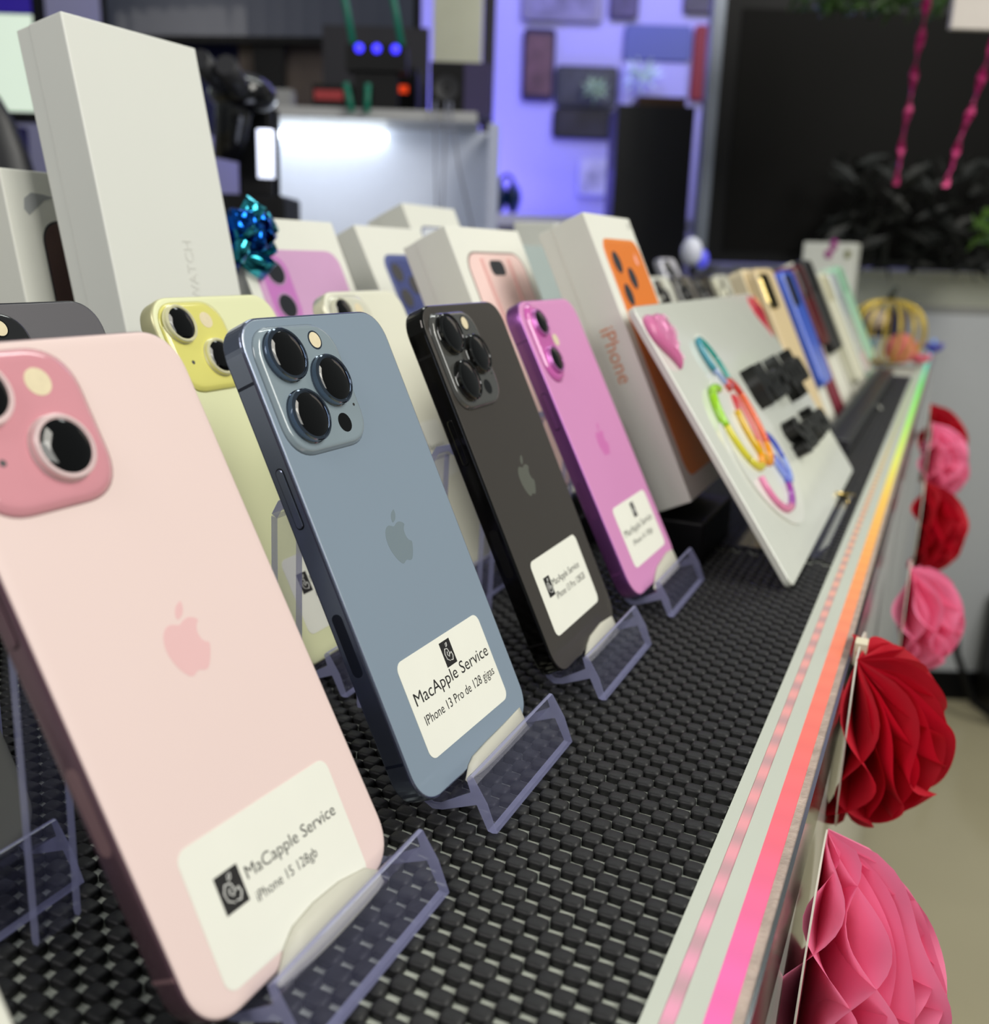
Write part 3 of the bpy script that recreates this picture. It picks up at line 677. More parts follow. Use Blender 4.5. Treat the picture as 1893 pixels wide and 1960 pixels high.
# ------------------------------------------------------------------ shop sign
def sign():
    root = tag(empty('shop_sign', leaned(-54, 492, 2.7, 90, 35)), 'leaning white acrylic sign with black raised letters and a rainbow fruit emblem', 'sign')
    acr = mat('white_acrylic', (216, 219, 209), .10, coat=.4)
    mb = MB(); slab(mb, 326, 165, 5, [(.5, 4), (0, 3.6), (0, .4), (.5, 0)], 163, 82.5, n=6, p=2); mb.build('board', acr, root)
    def heart(u, v, s, name, m_, th, glit=None, sq=1.0):
        mb = MB(); prof = [(1.0, 0), (1.0, .35), (.86, .8), (.6, 1.0)]; pts = []
        for i in range(48):
            t = 2*PI*i/48; x = 16*math.sin(t)**3/17; y = (13*math.cos(t)-5*math.cos(2*t)-2*math.cos(3*t)-math.cos(4*t))/17
            pts.append((x, y))
        mb.rings([[(u+x*s*k*sq, -d*th, v+y*s*k) for x, y in pts] for k, d in prof], 0, True)
        h = mb.build(name, m_, root)
        if glit:
            mb = MB(); random.seed(5)
            for k in range(150):
                t = random.uniform(0, 2*PI); q = math.sqrt(random.random())*.86
                x = 16*math.sin(t)**3/17*q; y = (13*math.cos(t)-5*math.cos(2*t)-2*math.cos(3*t)-math.cos(4*t))/17*q
                r = random.uniform(.25, .55); mb.ellip((u+x*s*sq, -th-.1, v+y*s), (r, r, r), 0, 6, 4)
            g = mb.build('glitter', glit, h); g['kind'] = 'stuff'
    heart(19, 145, 19.5, 'glitter_heart', mat('pink_glitter', (214, 106, 160), .3, coat=.5, noise=(900, .25), bump=(1400, .8, .001)), 5, mat('glitter_flake', (250, 190, 225), .08, metal=1.0))
    heart(314, 147, 22, 'red_heart', mat('glossy_red_paper', (192, 40, 62), .25, coat=.5), 1.5)
    def loop(name, cu, cv, ru, rv, rot, cols, r=2.2, a0=0, a1=360, halo=True):
        n = 44; P = []
        for i in range(n+1):
            a = math.radians(a0+(a1-a0)*i/n); x, z = ru*math.cos(a), rv*math.sin(a); q = math.radians(rot)
            P.append((cu+x*math.cos(q)-z*math.sin(q), -1.7, cv+x*math.sin(q)+z*math.cos(q)))
        mb = MB(); segs = len(cols); closed = (a1-a0) >= 360
        for k in range(segs):
            s0, s1 = n*k//segs, n*(k+1)//segs; mb.tube(P[s0:s1+1], r, k, 8)
        return mb.build(name, [rb(c) for c in cols], root)
    cache = {}
    def rb(c):
        if c not in cache: cache[c] = mat('glossy_%s' % len(cache), c, .2, coat=.5)
        return cache[c]
    G, L_, Y_, O_, R_, RD = (40, 150, 140), (150, 205, 30), (214, 205, 60), (232, 150, 20), (222, 90, 30), (206, 50, 60)
    Pk, Pu, Bl, Lb, PkL = (224, 130, 170), (150, 60, 160), (60, 80, 190), (130, 150, 220), (222, 170, 190)
    halo = mat('white_raised_backing', (222, 224, 216), .2, coat=.3)
    mb = MB(); pts = [(84+54*math.cos(a)*(1+.08*math.cos(2*a)), 66+50*math.sin(a)) for a in np.linspace(0, 2*PI, 60)[:-1]]
    flat_shape(mb, pts, 0, -1.2)
    pts = [(92+14*math.cos(a)-4*math.sin(a), 124+17*math.sin(a)+6*math.cos(a)) for a in np.linspace(0, 2*PI, 30)[:-1]]; flat_shape(mb, pts, 0, -1.2)
    mb.build('emblem_backing', halo, root)
    loop('leaf_loop', 87, 122, 9, 17, 22, [G, (70, 150, 170), (150, 170, 210), G], 2.0)
    loop('left_loop', 58, 83, 21, 26, 12, [L_, L_, Y_, Y_, O_], 2.6, 60, 320)
    loop('middle_loop', 88, 82, 16, 27, -16, [(200, 60, 50), R_, O_, (214, 170, 20)], 2.8, 130, -190)
    loop('inner_loop', 84, 82, 7, 19, -16, [RD, (226, 120, 110), (220, 100, 100)], 1.5, 110, 430)
    loop('lower_loop', 72, 48, 27, 20, 0, [Pk, Pk, Pu, Bl], 2.6, 165, 385)
    loop('blue_loop', 106, 54, 12, 16, -10, [Bl, Lb, Lb, Bl], 2.0, 90, 450)
    lm = mat('black_acrylic_letters', (12, 12, 11), .35)
    text('MacApple', width=178, height=27, extrude=9, at=(140, -4.5, 84), m=lm, parent=root, bold=.34, name='raised_lettering')
    text('Service', width=126, height=25, extrude=9, at=(164, -4.5, 43), m=lm, parent=root, bold=.34, name='raised_lettering')
sign()
mb = MB(); mb.rings([[(-60, y, 1), (-52, y, 2), (-45, y, 9), (-44, y, 9), (-50, y, .2), (-120, y, .2), (-120, y, 1.2)] for y in (560, 700)])
o = mb.build('acrylic_sign_stand', clear); tag(o, 'low clear acrylic foot under the leaning shop sign', 'stand')
mb = MB(); mb.tube([(-57, 708, 6), (-52, 715, 5), (-48, 722, 3.4), (-46, 726, 2.6)], 1.5); mb.tube([(-60, 716, 4), (-52, 722, 2.4), (-46, 732, 1.8)], 1.2)
tag(mb.build('brass_clip', mat('brass_wire', (200, 176, 110), .25, metal=1.0)), 'small brass clip lying against the right corner of the shop sign', 'clip')

# ------------------------------------------------------------------ packaged cases and phones farther along the counter
def case_pack(label, x, y, z, H_, W_, card, case, v0, v1, tilt=26, top=None):
    H_ -= 5
    root = tag(empty('case_package', leaned(x, y, z+6.6, 90, tilt)), label, 'phone case', 'cases leaning in a row at the far end')
    mb = MB(); slab(mb, W_, H_, 6, [(0, 14), (0, 2.5), (.5, 2)], W_/2, H_/2, n=5, p=2); mb.build('backing_card', card, root)
    mb = MB(); slab(mb, W_-6, H_*(v1-v0), 9, [(0, 2.2), (0, -7), (1.5, -8.5)], W_/2, H_*(v0+v1)/2, n=6, p=2); mb.build('case_shell', case, root)
    mb = MB(); slab(mb, (W_-6)*.48, H_*.2, 7, [(0, -8.4), (1, -10)], W_*.28, H_*(v1-.13), n=6, p=2); mb.build('camera_ring', top or black_plastic, root)
    return root
wc = mat('white_card', (222, 220, 206), .5); bc = mat('beige_card', (212, 198, 166), .5)
brass = mat('polished_brass', (232, 205, 130), .15, metal=1.0)
case_pack('beige package with a gilt and black camera cut-out, just behind the shop sign', -90, 850, 0, 172, 92, bc, mat('beige_case', (214, 192, 150), .4), .02, .98, top=brass)
case_pack('bright blue phone case, nearest of the coloured cases', -90, 985, 0, 168, 76, wc, mat('blue_case', (70, 104, 214), .3, coat=.4), .26, .99)
case_pack('dark red phone case between the blue and the black one', -92, 1090, 0, 174, 72, mat('crimson_card', (120, 30, 48), .5), mat('dark_red_case', (92, 6, 20), .3, coat=.3), .45, .99, top=mat('black_ring', (30, 10, 12), .3))
case_pack('matt black phone case in the row of coloured cases', -92, 1165, 0, 180, 90, wc, mat('black_case', (32, 32, 32), .5), .36, .995)
case_pack('white phone case right behind the black case', -90, 1265, 0, 166, 86, wc, mat('ivory_case', (214, 212, 190), .4), .1, .98, top=mat('tan_ring', (170, 164, 130), .4))
case_pack('pale grey clear phone case before the green one', -90, 1368, 0, 166, 84, wc, mat('pale_grey_case', (206, 214, 214), .2, coat=.4), .1, .98, top=mat('grey_ring', (150, 156, 160), .4))
case_pack('mint green phone case, last of the leaning row', -90, 1470, 0, 174, 96, mat('mint_card', (190, 214, 190), .5), mat('mint_case', (164, 208, 178), .35), .15, .99, top=mat('green_ring', (110, 160, 130), .4))
# low dark rack the cases stand in
mb = MB(); mb.box(-84, -66, 900, 1585, .3, 13); mb.box(-84, -81, 900, 1585, .3, 24)
tag(mb.build('case_rack', mat('smoky_rack', (52, 52, 58), .3), None, bevel=1), 'low smoky dark rack holding the coloured cases', 'rack')
M_ANT.clear()
wh = phone_mats('white', (216, 216, 206), (190, 190, 184), (205, 206, 200), metal=.5, fr=.3)
mid = phone_mats('mid_grey', (120, 116, 110), (70, 68, 66), (60, 60, 58))
cl = phone_mats('lavender', (206, 204, 214), (170, 170, 180), (190, 190, 200), metal=.5)
def far_phone(label, x, y, z, style, ms, ring):
    r = make_phone('smartphone', label, leaned(x, y, z, 90, 26), style, ms[0], ms[1], ms[2], ring, None, None, lite=True)
    r['group'] = 'display phones farther along the counter'
far_phone('white three-lens phone just right of the orange-picture box, in front of its row', -186, 905, 14, 'pro', wt, ring_blk)
far_phone('mid-grey phone right of the white three-lens phone, behind the sign', -186, 990, 14, 'pro', mid, ring_blk)
far_phone('black phone between the mid-grey and the cream phone behind the sign', -186, 1075, 14, 'duo', gr, ring_blk)
far_phone('cream phone left of the gilt case package', -186, 1175, 14, 'duo', cm, ring_cr)
far_phone('lavender-white phone standing higher, behind the white three-lens phone', -245, 1150, 31, 'pro', cl, ring_blk)
mb = MB(); mb.box(-215, -164, 860, 1220, .3, 10.2); tag(mb.build('display_riser', black_plastic, None, bevel=1), 'low black step under the phones behind the shop sign', 'riser')
mb = MB(); mb.box(-285, -232, 1105, 1195, .3, 27); tag(mb.build('display_riser', black_plastic, None, bevel=1), 'raised black step of the rear lavender-white phone', 'riser')
# white carton between orange box and tower
mb = MB(); mb.box(-20, 20, -30, 30, 0, 190); o = mb.build('small_carton', carton, None, bevel=1); o.location = (-.345, .86, 0); tag(o, 'slim white carton behind the orange-picture box', 'box')

# wire pumpkin
def pumpkin():
    c0 = (-95, 1790, 2); root = tag(empty('wire_pumpkin', loc=Vector(c0)*MM), 'gold wire pumpkin at the far end of the mat', 'ornament')
    g = mat('gold_wire', (226, 196, 80), .3, metal=.6)
    for k in range(16):
        a = PI*k/8; pts = []
        for i in range(25):
            t = -PI/2+PI*i/24; r = 62*math.cos(t)**.8 if math.cos(t) > 0 else 0; pts.append((r*math.cos(a), r*math.sin(a), 54+52*math.sin(t)))
        mb = MB(); mb.tube(pts, 1.9, 0, 6); mb.build('wire_rib', g, root)
    mb = MB(); mb.tube([(0, 0, 104), (2, 0, 116), (8, 0, 128)], [7, 5, 4]); mb.build('stem', mat('dark_green_stem', (40, 46, 30), .6), root)
    mb = MB(); mb.ellip((0, 0, 0), (26, 26, 25)); o = mb.build('yarn_ball', mat('coral_yarn', (226, 128, 112), .8, bump=(400, .8, .002))); o.location = (-.068, 1.78, .030); tag(o, 'coral ball inside the gold wire pumpkin', 'ball')
    mb = MB()
    rs = [[(r*math.cos(2*PI*i/28)*(1+.06*(i % 2)), r*math.sin(2*PI*i/28)*(1+.06*(i % 2)), z) for i in range(28)] for r, z in ((12, 0), (16, 12), (21, 30), (23, 42), (19, 42.5), (14, 20))]
    mb.rings(rs, 0, False); o = mb.build('paper_cup', mat('ribbed_blue_paper', (112, 142, 156), .6)); o.location = (-.128, 1.745, .004); tag(o, 'ribbed grey-blue paper cup beside the coral ball', 'cup')
    mb = MB(); mb.ellip((0, 0, 0), (18, 18, 16)); o = mb.build('yarn_ball', mat('cream_yarn', (226, 206, 184), .8, bump=(400, .8, .002))); o.location = (-.112, 1.80, .076); tag(o, 'cream ball on top inside the wire pumpkin', 'ball')
pumpkin()
def small_flower(c, col, col2, label):
    root = tag(empty('fabric_flower', loc=Vector(c)*MM), label, 'flower'); m_ = mat('petal_'+str(col[0]), col, .6); random.seed(9)
    for k in range(7):
        a = 2*PI*k/7; mb = MB(); rs = []
        for i in range(7):
            t = i/6; w_ = 11*math.sin(PI*min(.95, t*.8+.12)); r = 3+17*t
            p = Vector((r*math.cos(a), r*math.sin(a), 6+14*t*t)); s_ = Vector((-math.sin(a), math.cos(a), 0)); rs.append([tuple(p-s_*w_), tuple(p+Vector((0, 0, 2))), tuple(p+s_*w_)])
        mb.rings(rs, 0, True, False, False, closed=False); mb.build('petal', m_, root).modifiers.new('t', 'SOLIDIFY').thickness = .001
    mb = MB(); mb.ellip((0, 0, 7), (6, 6, 6), 0, 12, 8); mb.build('flower_centre', mat('centre_'+str(col[0]), col2, .6), root)
small_flower((-38, 1800, 1), (236, 110, 134), (240, 180, 180), 'small pink flower between the wire pumpkin and the LED strip')
small_flower((-22, 2080, 1), (88, 84, 190), (120, 110, 220), 'small violet-blue flower at the far end of the LED strip')
# white gift carton with a magenta bow
t = tag(empty('gift_carton', loc=(-.232, 2.15, 0)), 'white carton with a magenta bow at the far end', 'box')
mb = MB(); mb.box(-55, 46, -45, 45, 0, 205); mb.build('carton_body', carton, t, bevel=1.5)
mb = MB(); mb.ellip((2, -40, 198), (9, 8, 14), 0, 12, 8); mb.ellip((-6, -44, 182), (8, 5, 9), 0, 12, 8); mb.build('bow', mat('magenta_ribbon', (160, 10, 130), .3), t)
mb = MB(); mb.box(26, 36, -47, -45, 176, 190); mb.build('stamp', mat('olive_stamp', (120, 120, 60), .5), t)
# curled clear tape on the mat
mb = MB(); mb.tube([(-72+14*math.cos(a), 1190+34*math.sin(a), 2.5+2*math.sin(a*2)) for a in np.linspace(.3, 3.2, 14)], 1.6, 0, 6)
tag(mb.build('tape_curl', mat('pale_tape', (190, 190, 180), .2, coat=.5)), 'pale curled strip lying on the far part of the mat', 'tape')

# ------------------------------------------------------------------ honeycomb paper flowers on the counter front
def paper_flower(label, xp, y, z, r, col, card_col=(214, 208, 196), seed=0, rot=0.0, n=30):
    root = empty('paper_flower', loc=(xp*MM, y*MM, z*MM)); tag(root, label, 'paper decoration', 'honeycomb paper flowers along the counter front')
    random.seed(seed)
    m_ = bpy.data.materials.get('tissue_%d_%d' % (col[0], col[1]))
    if not m_:
        m_ = mat('tissue_%d_%d' % (col[0], col[1]), col, .65, noise=(30, .06)); nt = m_.node_tree; b = nt.nodes['Principled BSDF']
        tr = nt.nodes.new('ShaderNodeBsdfTranslucent'); tr.inputs[0].default_value = (*lin(col), 1)
        mx = nt.nodes.new('ShaderNodeMixShader'); mx.inputs[0].default_value = .38
        nt.links.new(b.outputs[0], mx.inputs[1]); nt.links.new(tr.outputs[0], mx.inputs[2]); nt.links.new(mx.outputs[0], nt.nodes['Material Output'].inputs['Surface'])
    q = math.radians(rot)
    def to(s, rad, ph):
        # s along the spine, rad away from it, ph = opening angle from the near card (0) to the far card (180)
        a, b = s, rad*math.cos(ph)*-1
        return (rad*math.sin(ph), b*math.cos(q)-a*math.sin(q), b*math.sin(q)+a*math.cos(q))
    mb = MB(); N, K = 26, 9
    for i in range(n):
        t = i/(n-1); base = math.radians(4+172*t)+random.uniform(-.015, .015); A = PI/n*.92; sg = 1 if i % 2 else -1
        wob = random.uniform(.93, 1.03); rs = []; ph0 = random.uniform(0, 6.28)
        for k in range(N+1):
            s = -1+2*k/N; R_ = math.sqrt(max(0, 1-s*s)); row = []
            for j in range(K+1):
                f = j/K; rad = R_*f*r*wob
                ph = base+sg*A*math.cos(s*PI*1.5+seed)*f**.7+.12*math.sin(s*4+ph0)*f*f
                row.append(to(s*r*wob, rad, ph))
            rs.append(row)
        mb.rings(rs, 0, True, False, False, closed=False)
    mb.build('tissue_petals', m_, root)
    cm_ = mat('card_%s' % seed, card_col, .6)
    for nm, ph in (('near_card', 1.5), ('far_card', 178.5)):
        pts = [to(math.sin(a)*r*1.02, math.cos(a)*r*1.02, math.radians(ph)) for a in np.linspace(-PI/2, PI/2, 28)]
        mb = MB(); mb.rings([[(x-.5, y_, z_) for x, y_, z_ in pts], [(x+.1, y_, z_) for x, y_, z_ in pts]]); mb.build('backing_card', cm_, root)
    if seed == 2:
        mb = MB(); mb.box(-2, 3, -9, -1, r-9, r+1); mb.build('hanging_tab', mat('tab_cream', (222, 214, 186), .5), root)
PK, RD_ = (250, 142, 182), (200, 18, 44)
paper_flower('pink honeycomb paper flower nearest to the camera, lowest in view', -15, 310, -75, 46, PK, seed=1, rot=-28, n=20)
paper_flower('large red honeycomb paper flower above the nearest pink one', -16, 425, -36, 42, RD_, seed=2, rot=24, n=18)
paper_flower('pink paper flower with a visible cream card, second pink one from the camera', -2, 775, -98, 43, PK, seed=3, rot=15, n=14)
paper_flower('middle red paper flower, between the two farther pink ones', -1, 985, -78, 44, RD_, seed=4, rot=-10, n=16)
paper_flower('pink paper flower farthest from the camera, below the small red one', -3, 1165, -48, 45, PK, seed=5, n=14)
paper_flower('red paper flower farthest along the counter front', -8, 1290, -46, 48, RD_, seed=6, n=16)

# ------------------------------------------------------------------ back of the shop
# adjoining counter on the right with the television on it
t = Shop('side_counter', 1250, 2600, -950); tag(t.o, 'grey side counter with a pale raised ledge beyond the LED strip', 'counter')
t.box('front_panel', 985, 1700, 2400, 2430, -950, 64, mat('grey_front_panel', (176, 179, 184), .5))
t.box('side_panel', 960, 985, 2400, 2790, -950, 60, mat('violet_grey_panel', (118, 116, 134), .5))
t.box('ledge', 560, 1700, 2440, 2900, 60, 154, mat('pale_ledge', (212, 213, 192), .4))
t.box('top', 960, 1700, 2395, 2800, 60, 74, mat('grey_top', (140, 140, 138), .3))
t.box('plinth', 985, 1700, 2396, 2400, -950, -868, black_plastic)
o = sbox('waste_bin', 1285, 1480, 2200, 2380, -950, -640, mat('black_bin', (20, 20, 18), .4)); tag(o, 'black bin on the beige floor at the right edge', 'bin')
mb = MB(); mb.tube([(0, 0, 320), (20, -10, 180), (70, -30, 60), (150, -60, 8), (260, -80, 8)], 9)
o = mb.build('floor_cable', black_plastic); o.location = S(1150, 2290, -950); o.rotation_euler = (0, 0, SH); tag(o, 'black cable hanging down to the floor beside the bin', 'cable')
tv = Shop('television', 760, 2330, 168); tag(tv.o, 'huge black television screen with a silver left edge', 'television')
tv.box('casing', 452, 1240, 2312, 2350, 160, 800, black_plastic)
tv.box('screen', 500, 1200, 2309, 2312, 184, 690, mat('dark_tv_glass', (10, 9, 8), .55, spec=.12))
tv.box('silver_bezel', 436, 462, 2304, 2356, 140, 810, mat('silver_bezel', (122, 128, 140), .3, metal=.6))
# dark hangings right of the screen
def tinsel(label, r0, r1, d, z0, z1, w_):
    mb = MB(); n = 26; random.seed(int(z1)); rs = []
    for i in range(n+1):
        t_ = i/n; r_ = r0+(r1-r0)*t_; z_ = z0+(z1-z0)*t_; ww = w_*(.7+.4*math.sin(i*1.7)); a = i*.8
        rs.append([(r_-ww*math.cos(a), -ww*math.sin(a), z_), (r_+ww*math.cos(a), ww*math.sin(a), z_)])
    zb = z0; c = S(r0, d, 0); mb.rings([[(x-r0, y, z) for x, y, z in r] for r in rs], 0, False, False, False, closed=False)
    o = mb.build('tinsel_strand', mat('magenta_tinsel%d' % int(z1), (170, 12, 96), .3, metal=.3, emis=(150, 10, 90), es=0.0)); o.modifiers.new('t', 'SOLIDIFY').thickness = .002
    o.location = c; o.rotation_euler = (0, 0, SH); tag(o, label, 'tinsel')
tinsel('dark pink tinsel strand hanging before the television, left of the other', 682, 700, 1800, 300, 690, 7)
tinsel('long bright pink tinsel strand hanging at the far right', 768, 850, 1800, 300, 690, 8)
mb = MB(); random.seed(11)
def leafy(label, name, r0, r1, d, z0, z1, n, col, sz=22):
    mb = MB(); rc, zc = (r0+r1)/2, z0
    for k in range(n):
        p = Vector((random.uniform(r0, r1)-rc, random.uniform(-40, 40), random.uniform(z0, z1)-zc)); a = Vector((random.uniform(-1, 1), random.uniform(-1, 1), random.uniform(-1, 1))).normalized()
        b = a.orthogonal().normalized(); c = a.cross(b)
        mb.add([tuple(p-a*sz), tuple(p+b*sz*.35+c*3), tuple(p+a*sz), tuple(p-b*sz*.35+c*3)], [(0, 1, 2), (0, 2, 3)])
    o = mb.build(name, mat(name+'_leaf', col, .5)); o.location = S(rc, d, zc); o.rotation_euler = (0, 0, SH); tag(o, label, 'plant'); return o
leafy('dark green garland along the top edge above the television', 'leaf_garland', 500, 760, 1900, 596, 680, 260, (52, 84, 30))
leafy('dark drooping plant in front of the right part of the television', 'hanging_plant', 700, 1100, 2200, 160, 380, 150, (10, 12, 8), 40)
leafy('green leaves at the right edge of the picture', 'potted_leaves', 705, 760, 1500, 195, 255, 40, (70, 104, 30))
o = sbox('wall_cabinet', 618, 900, 1500, 1512, 488, 900, mat('pale_cabinet', (196, 188, 182), .5)); tag(o, 'pale hanging cabinet corner at the top right', 'cabinet')
# dark partition behind the far right
o = sbox('dark_partition', 1180, 1500, 2905, 2935, -950, 1000, black_plastic); tag(o, 'black partition right of the television', 'partition')

# laptops and pads fixed on the blue-lit wall
def wall_item(name, label, cat, r0, r1, z0, z1, col, rough=.35, metal=.3, pic=None, group='devices fixed on the blue-lit wall'):
    t = Shop(name, (r0+r1)/2, 3250, z0); tag(t.o, label, cat, group)
    mb = MB(); slab(mb, r1-r0, z1-z0, min(14, (r1-r0)*.15), [(0, 0), (0, -14), (2, -17)], 0, (z1-z0)/2, n=5, p=2)
    b = mb.build('body', mat(name+label[:6]+'_shell', col, rough, metal=metal), t.o)
    if pic:
        mb = MB(); slab(mb, (r1-r0)*.8, (z1-z0)*.84, 5, [(0, -17), (0, -18.5)], 0, (z1-z0)/2, n=4, p=2)
        mb.build('face', mat(name+label[:6]+'_face', pic, .4, noise=(22, .9)), t.o)
wall_item('laptop', 'grey laptop lid at the top of the blue wall, left', 'laptop', 33, 278, 849, 1000, (128, 126, 140), pic=(122, 120, 134))
wall_item('tablet', 'dark tablet at the very top of the wall, between two laptops', 'tablet', 298, 386, 862, 980, (60, 54, 84), pic=(70, 62, 92))
wall_item('laptop', 'dark laptop cut off by the top edge near the television', 'laptop', 520, 630, 884, 990, (52, 46, 70), pic=(46, 42, 62))
wall_item('picture_case', 'tall dark framed picture with an orange-brown figure', 'picture', 41, 140, 624, 828, (40, 34, 62), pic=(98, 70, 66))
wall_item('tablet', 'dark green-grey tablet above the square dark panel', 'tablet', 144, 336, 610, 727, (52, 56, 62), pic=(56, 60, 60))
wall_item('tablet', 'dark square panel below the green-grey tablet', 'tablet', 141, 325, 517, 604, (36, 38, 42), pic=(40, 40, 42))
wall_item('laptop', 'blue-grey laptop lid beside the red case', 'laptop', 348, 552, 747, 848, (84, 94, 140), rough=.5)
wall_item('laptop', 'silver laptop lid under the blue-grey one', 'laptop', 346, 548, 614, 742, (178, 178, 210), rough=.6, metal=.0)
wall_item('red_case', 'tall red case on the wall next to the television edge', 'case', 560, 640, 639, 852, (130, 8, 30), rough=.5, metal=0)
wall_item('wall_socket', 'small pale socket plate low on the blue-lit wall', 'socket', 228, 324, 348, 461, (196, 198, 214), rough=.5, metal=0, pic=(190, 194, 208))
def glints(label, r, z, sp, n, col):  # bright reflections of lights at the wall devices, modelled as pale blades
    mb = MB(); random.seed(n)
    for k in range(n):
        a = Vector((random.uniform(-1, 1), random.uniform(-.6, .1), random.uniform(-.6, 1))).normalized(); p = a*random.uniform(0, sp); b = a.orthogonal().normalized()
        mb.add([tuple(p-a*12), tuple(p+b*6), tuple(p+a*22), tuple(p-b*6)], [(0, 1, 2, 3)])
    o = mb.build('light_glints', mat('glints_%d' % n, col, .35)); o.location = S(r, 3195, z); o.rotation_euler = (0, 0, SH); tag(o, label, 'flower')
glints('pale greenish white modelled light sprig before the silver laptop lid', 402, 690, 52, 70, (214, 236, 220))
glints('small green-white modelled light sprig before the dark tablet', 262, 655, 30, 30, (170, 200, 150))

o = sbox('black_tower', 278, 474, 2640, 2840, -950, 536, mat('matt_black_tower', (10, 10, 14), .5)); tag(o, 'tall black cabinet tower in front of the blue-lit wall', 'cabinet')
o = sbox('wooden_box', 330, 452, 2660, 2800, 536.5, 560, mat('dark_brown_wood', (70, 44, 20), .5)); tag(o, 'flat brown box on top of the black tower', 'box')

# lit white work desk
t = Shop('work_desk', -220, 1850, -950); tag(t.o, 'white work desk with a backlit upright panel below a shelf', 'desk')
dm = mat('white_desk_panel', (204, 209, 224), .4)
t.box('back_panel', -470, -17, 1830, 1850, -950, 368, dm)
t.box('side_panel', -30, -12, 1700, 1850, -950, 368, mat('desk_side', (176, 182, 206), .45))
t.box('shelf', -470, -50, 1700, 1900, 368, 384, mat('desk_shelf', (168, 168, 170), .45))
mb = MB(); mb.box(-150, 150, -5, 5, -5, 5)
o = mb.build('strip_lamp', mat('glowing_white_tube', (255, 255, 255), .4, emis=(240, 250, 255), es=6)); mb = None
o.scale = (.72, 1, 1.2); o.location = S(-318, 1812, 352); o.rotation_euler = (0, 0, SH); tag(o, 'glowing white strip lamp under the desk shelf', 'lamp')
area('desk_strip_light', S(-320, 1700, 345), S(-300, 1840, 150), .32, .34, (.85, .92, 1.0), .04)
# thin cables hanging over the panel
for k, (r0, r1, lb) in enumerate(((-118, -108, 'left thin grey cable hanging over the lit desk panel'), (-100, -104, 'middle thin grey cable hanging over the lit desk panel'), (-92, -40, 'slanting thin cable at the right of the lit desk panel'))):
    mb = MB(); mb.tube([(0, 60, 14), (0, 10, 22), (0, -8, 8), ((r1-r0)*.3, -10, -80), (r1-r0, -6, -220)], 1.6, 0, 6)
    o = mb.build('hanging_cable', mat('grey_cable', (120, 122, 140), .5)); o.location = S(r0, 1694, 376); o.rotation_euler = (0, 0, SH); tag(o, lb, 'cable')
t = Shop('loudspeaker', -98, 1790, 384.5); tag(t.o, 'black box loudspeaker with a violet side on the desk shelf', 'speaker')
t.box('cabinet', -130, -30, 1745, 1870, 384.5, 466, mat('violet_black_box', (44, 34, 78), .45)); t.box('grille', -130, -74, 1741, 1745, 386, 464, black_plastic)
mb = MB(); mb.lathe((-102, 425), [(20, 1741), (20, 1738), (17, 1739), (6, 1741.5), (.1, 1740)], None, 24); t.part(mb, 'speaker_cone', dark_plastic)
# big curved monitor hanging above
t = Shop('monitor', -430, 2010, 384.5); tag(t.o, 'large dark grey monitor above the desk at the top', 'monitor')
mb = MB(); rs = []
for i in range(17):
    u = -1+2*i/16; r_ = -470+u*300; d_ = 2010-40*(1-u*u)*-1
    rs.append([(r_, d_-8, 540-8*u*u+6*u), (r_, d_-8, 930), (r_, d_+25, 930), (r_, d_+25, 540-8*u*u+6*u)])
mb.rings(rs); t.part(mb, 'casing', black_plastic)
mb = MB(); rs = []
for i in range(17):
    u = -1+2*i/16; r_ = -470+u*288; d_ = 2010+40*(1-u*u)
    rs.append([(r_, d_-10, 552-8*u*u+6*u), (r_, d_-10, 925), (r_, d_-8.5, 925), (r_, d_-8.5, 552-8*u*u+6*u)])
mb.rings(rs); t.part(mb, 'screen', mat('dark_monitor_glass', (58, 62, 78), .35, coat=.2))
t.box('stand_neck', -500, -440, 2060, 2080, 384.5, 600, black_plastic)
# clutter on the desk shelf
o = sbox('paper_stack', -538, -350, 2100, 2160, 384.5, 548, mat('beige_papers', (112, 100, 92), .7, noise=(9, .5))); tag(o, 'beige files standing behind the desk shelf', 'files')
o = sbox('blue_crate', -760, -545, 2130, 2200, 384.5, 600, mat('navy_crate', (18, 24, 74), .5)); tag(o, 'dark navy crate behind the tallest white box', 'crate')
o = sbox('pale_carton', -470, -410, 1980, 2020, 384.5, 450, mat('pale_carton', (150, 150, 150), .6)); tag(o, 'small pale carton on the desk shelf', 'box')
t = Shop('game_console', -200, 1880, 384.5); tag(t.o, 'black device with an orange glowing line on the desk shelf', 'device')
t.box('casing', -262, -160, 1830, 1930, 384.5, 470, black_plastic); t.box('glow_line', -238, -175, 1827, 1830, 428, 440, mat('orange_glow', (200, 60, 20), .4, emis=(220, 60, 20), es=.7))
o = sbox('black_backboard', -346, -150, 1962, 1972, 384.5, 560, mat('near_black_board', (16, 14, 26), .5)); tag(o, 'near-black board behind the glowing devices', 'board')
t = Shop('keyboard_case', -330, 1880, 384.5); tag(t.o, 'black case with a dim red line left of the glowing device', 'device')
t.box('casing', -344, -276, 1840, 1930, 384.5, 440, black_plastic); t.box('glow_line', -340, -290, 1837, 1840, 414, 430, mat('red_glow', (120, 10, 16), .4, emis=(130, 10, 16), es=.5))
def lit_cable(label, r0, z0, r1, z1, d):
    mb = MB(); mb.tube([(0, 0, 0), ((r1-r0)*.35, 0, (z1-z0)*.4), (r1-r0, 0, z1-z0)], 5, 0, 8)
    o = mb.build('lit_cable', mat('green_cable', (14, 90, 70), .4, emis=(10, 110, 90), es=.25)); o.location = S(r0, d, z0); o.rotation_euler = (0, 0, SH); tag(o, label, 'cable')
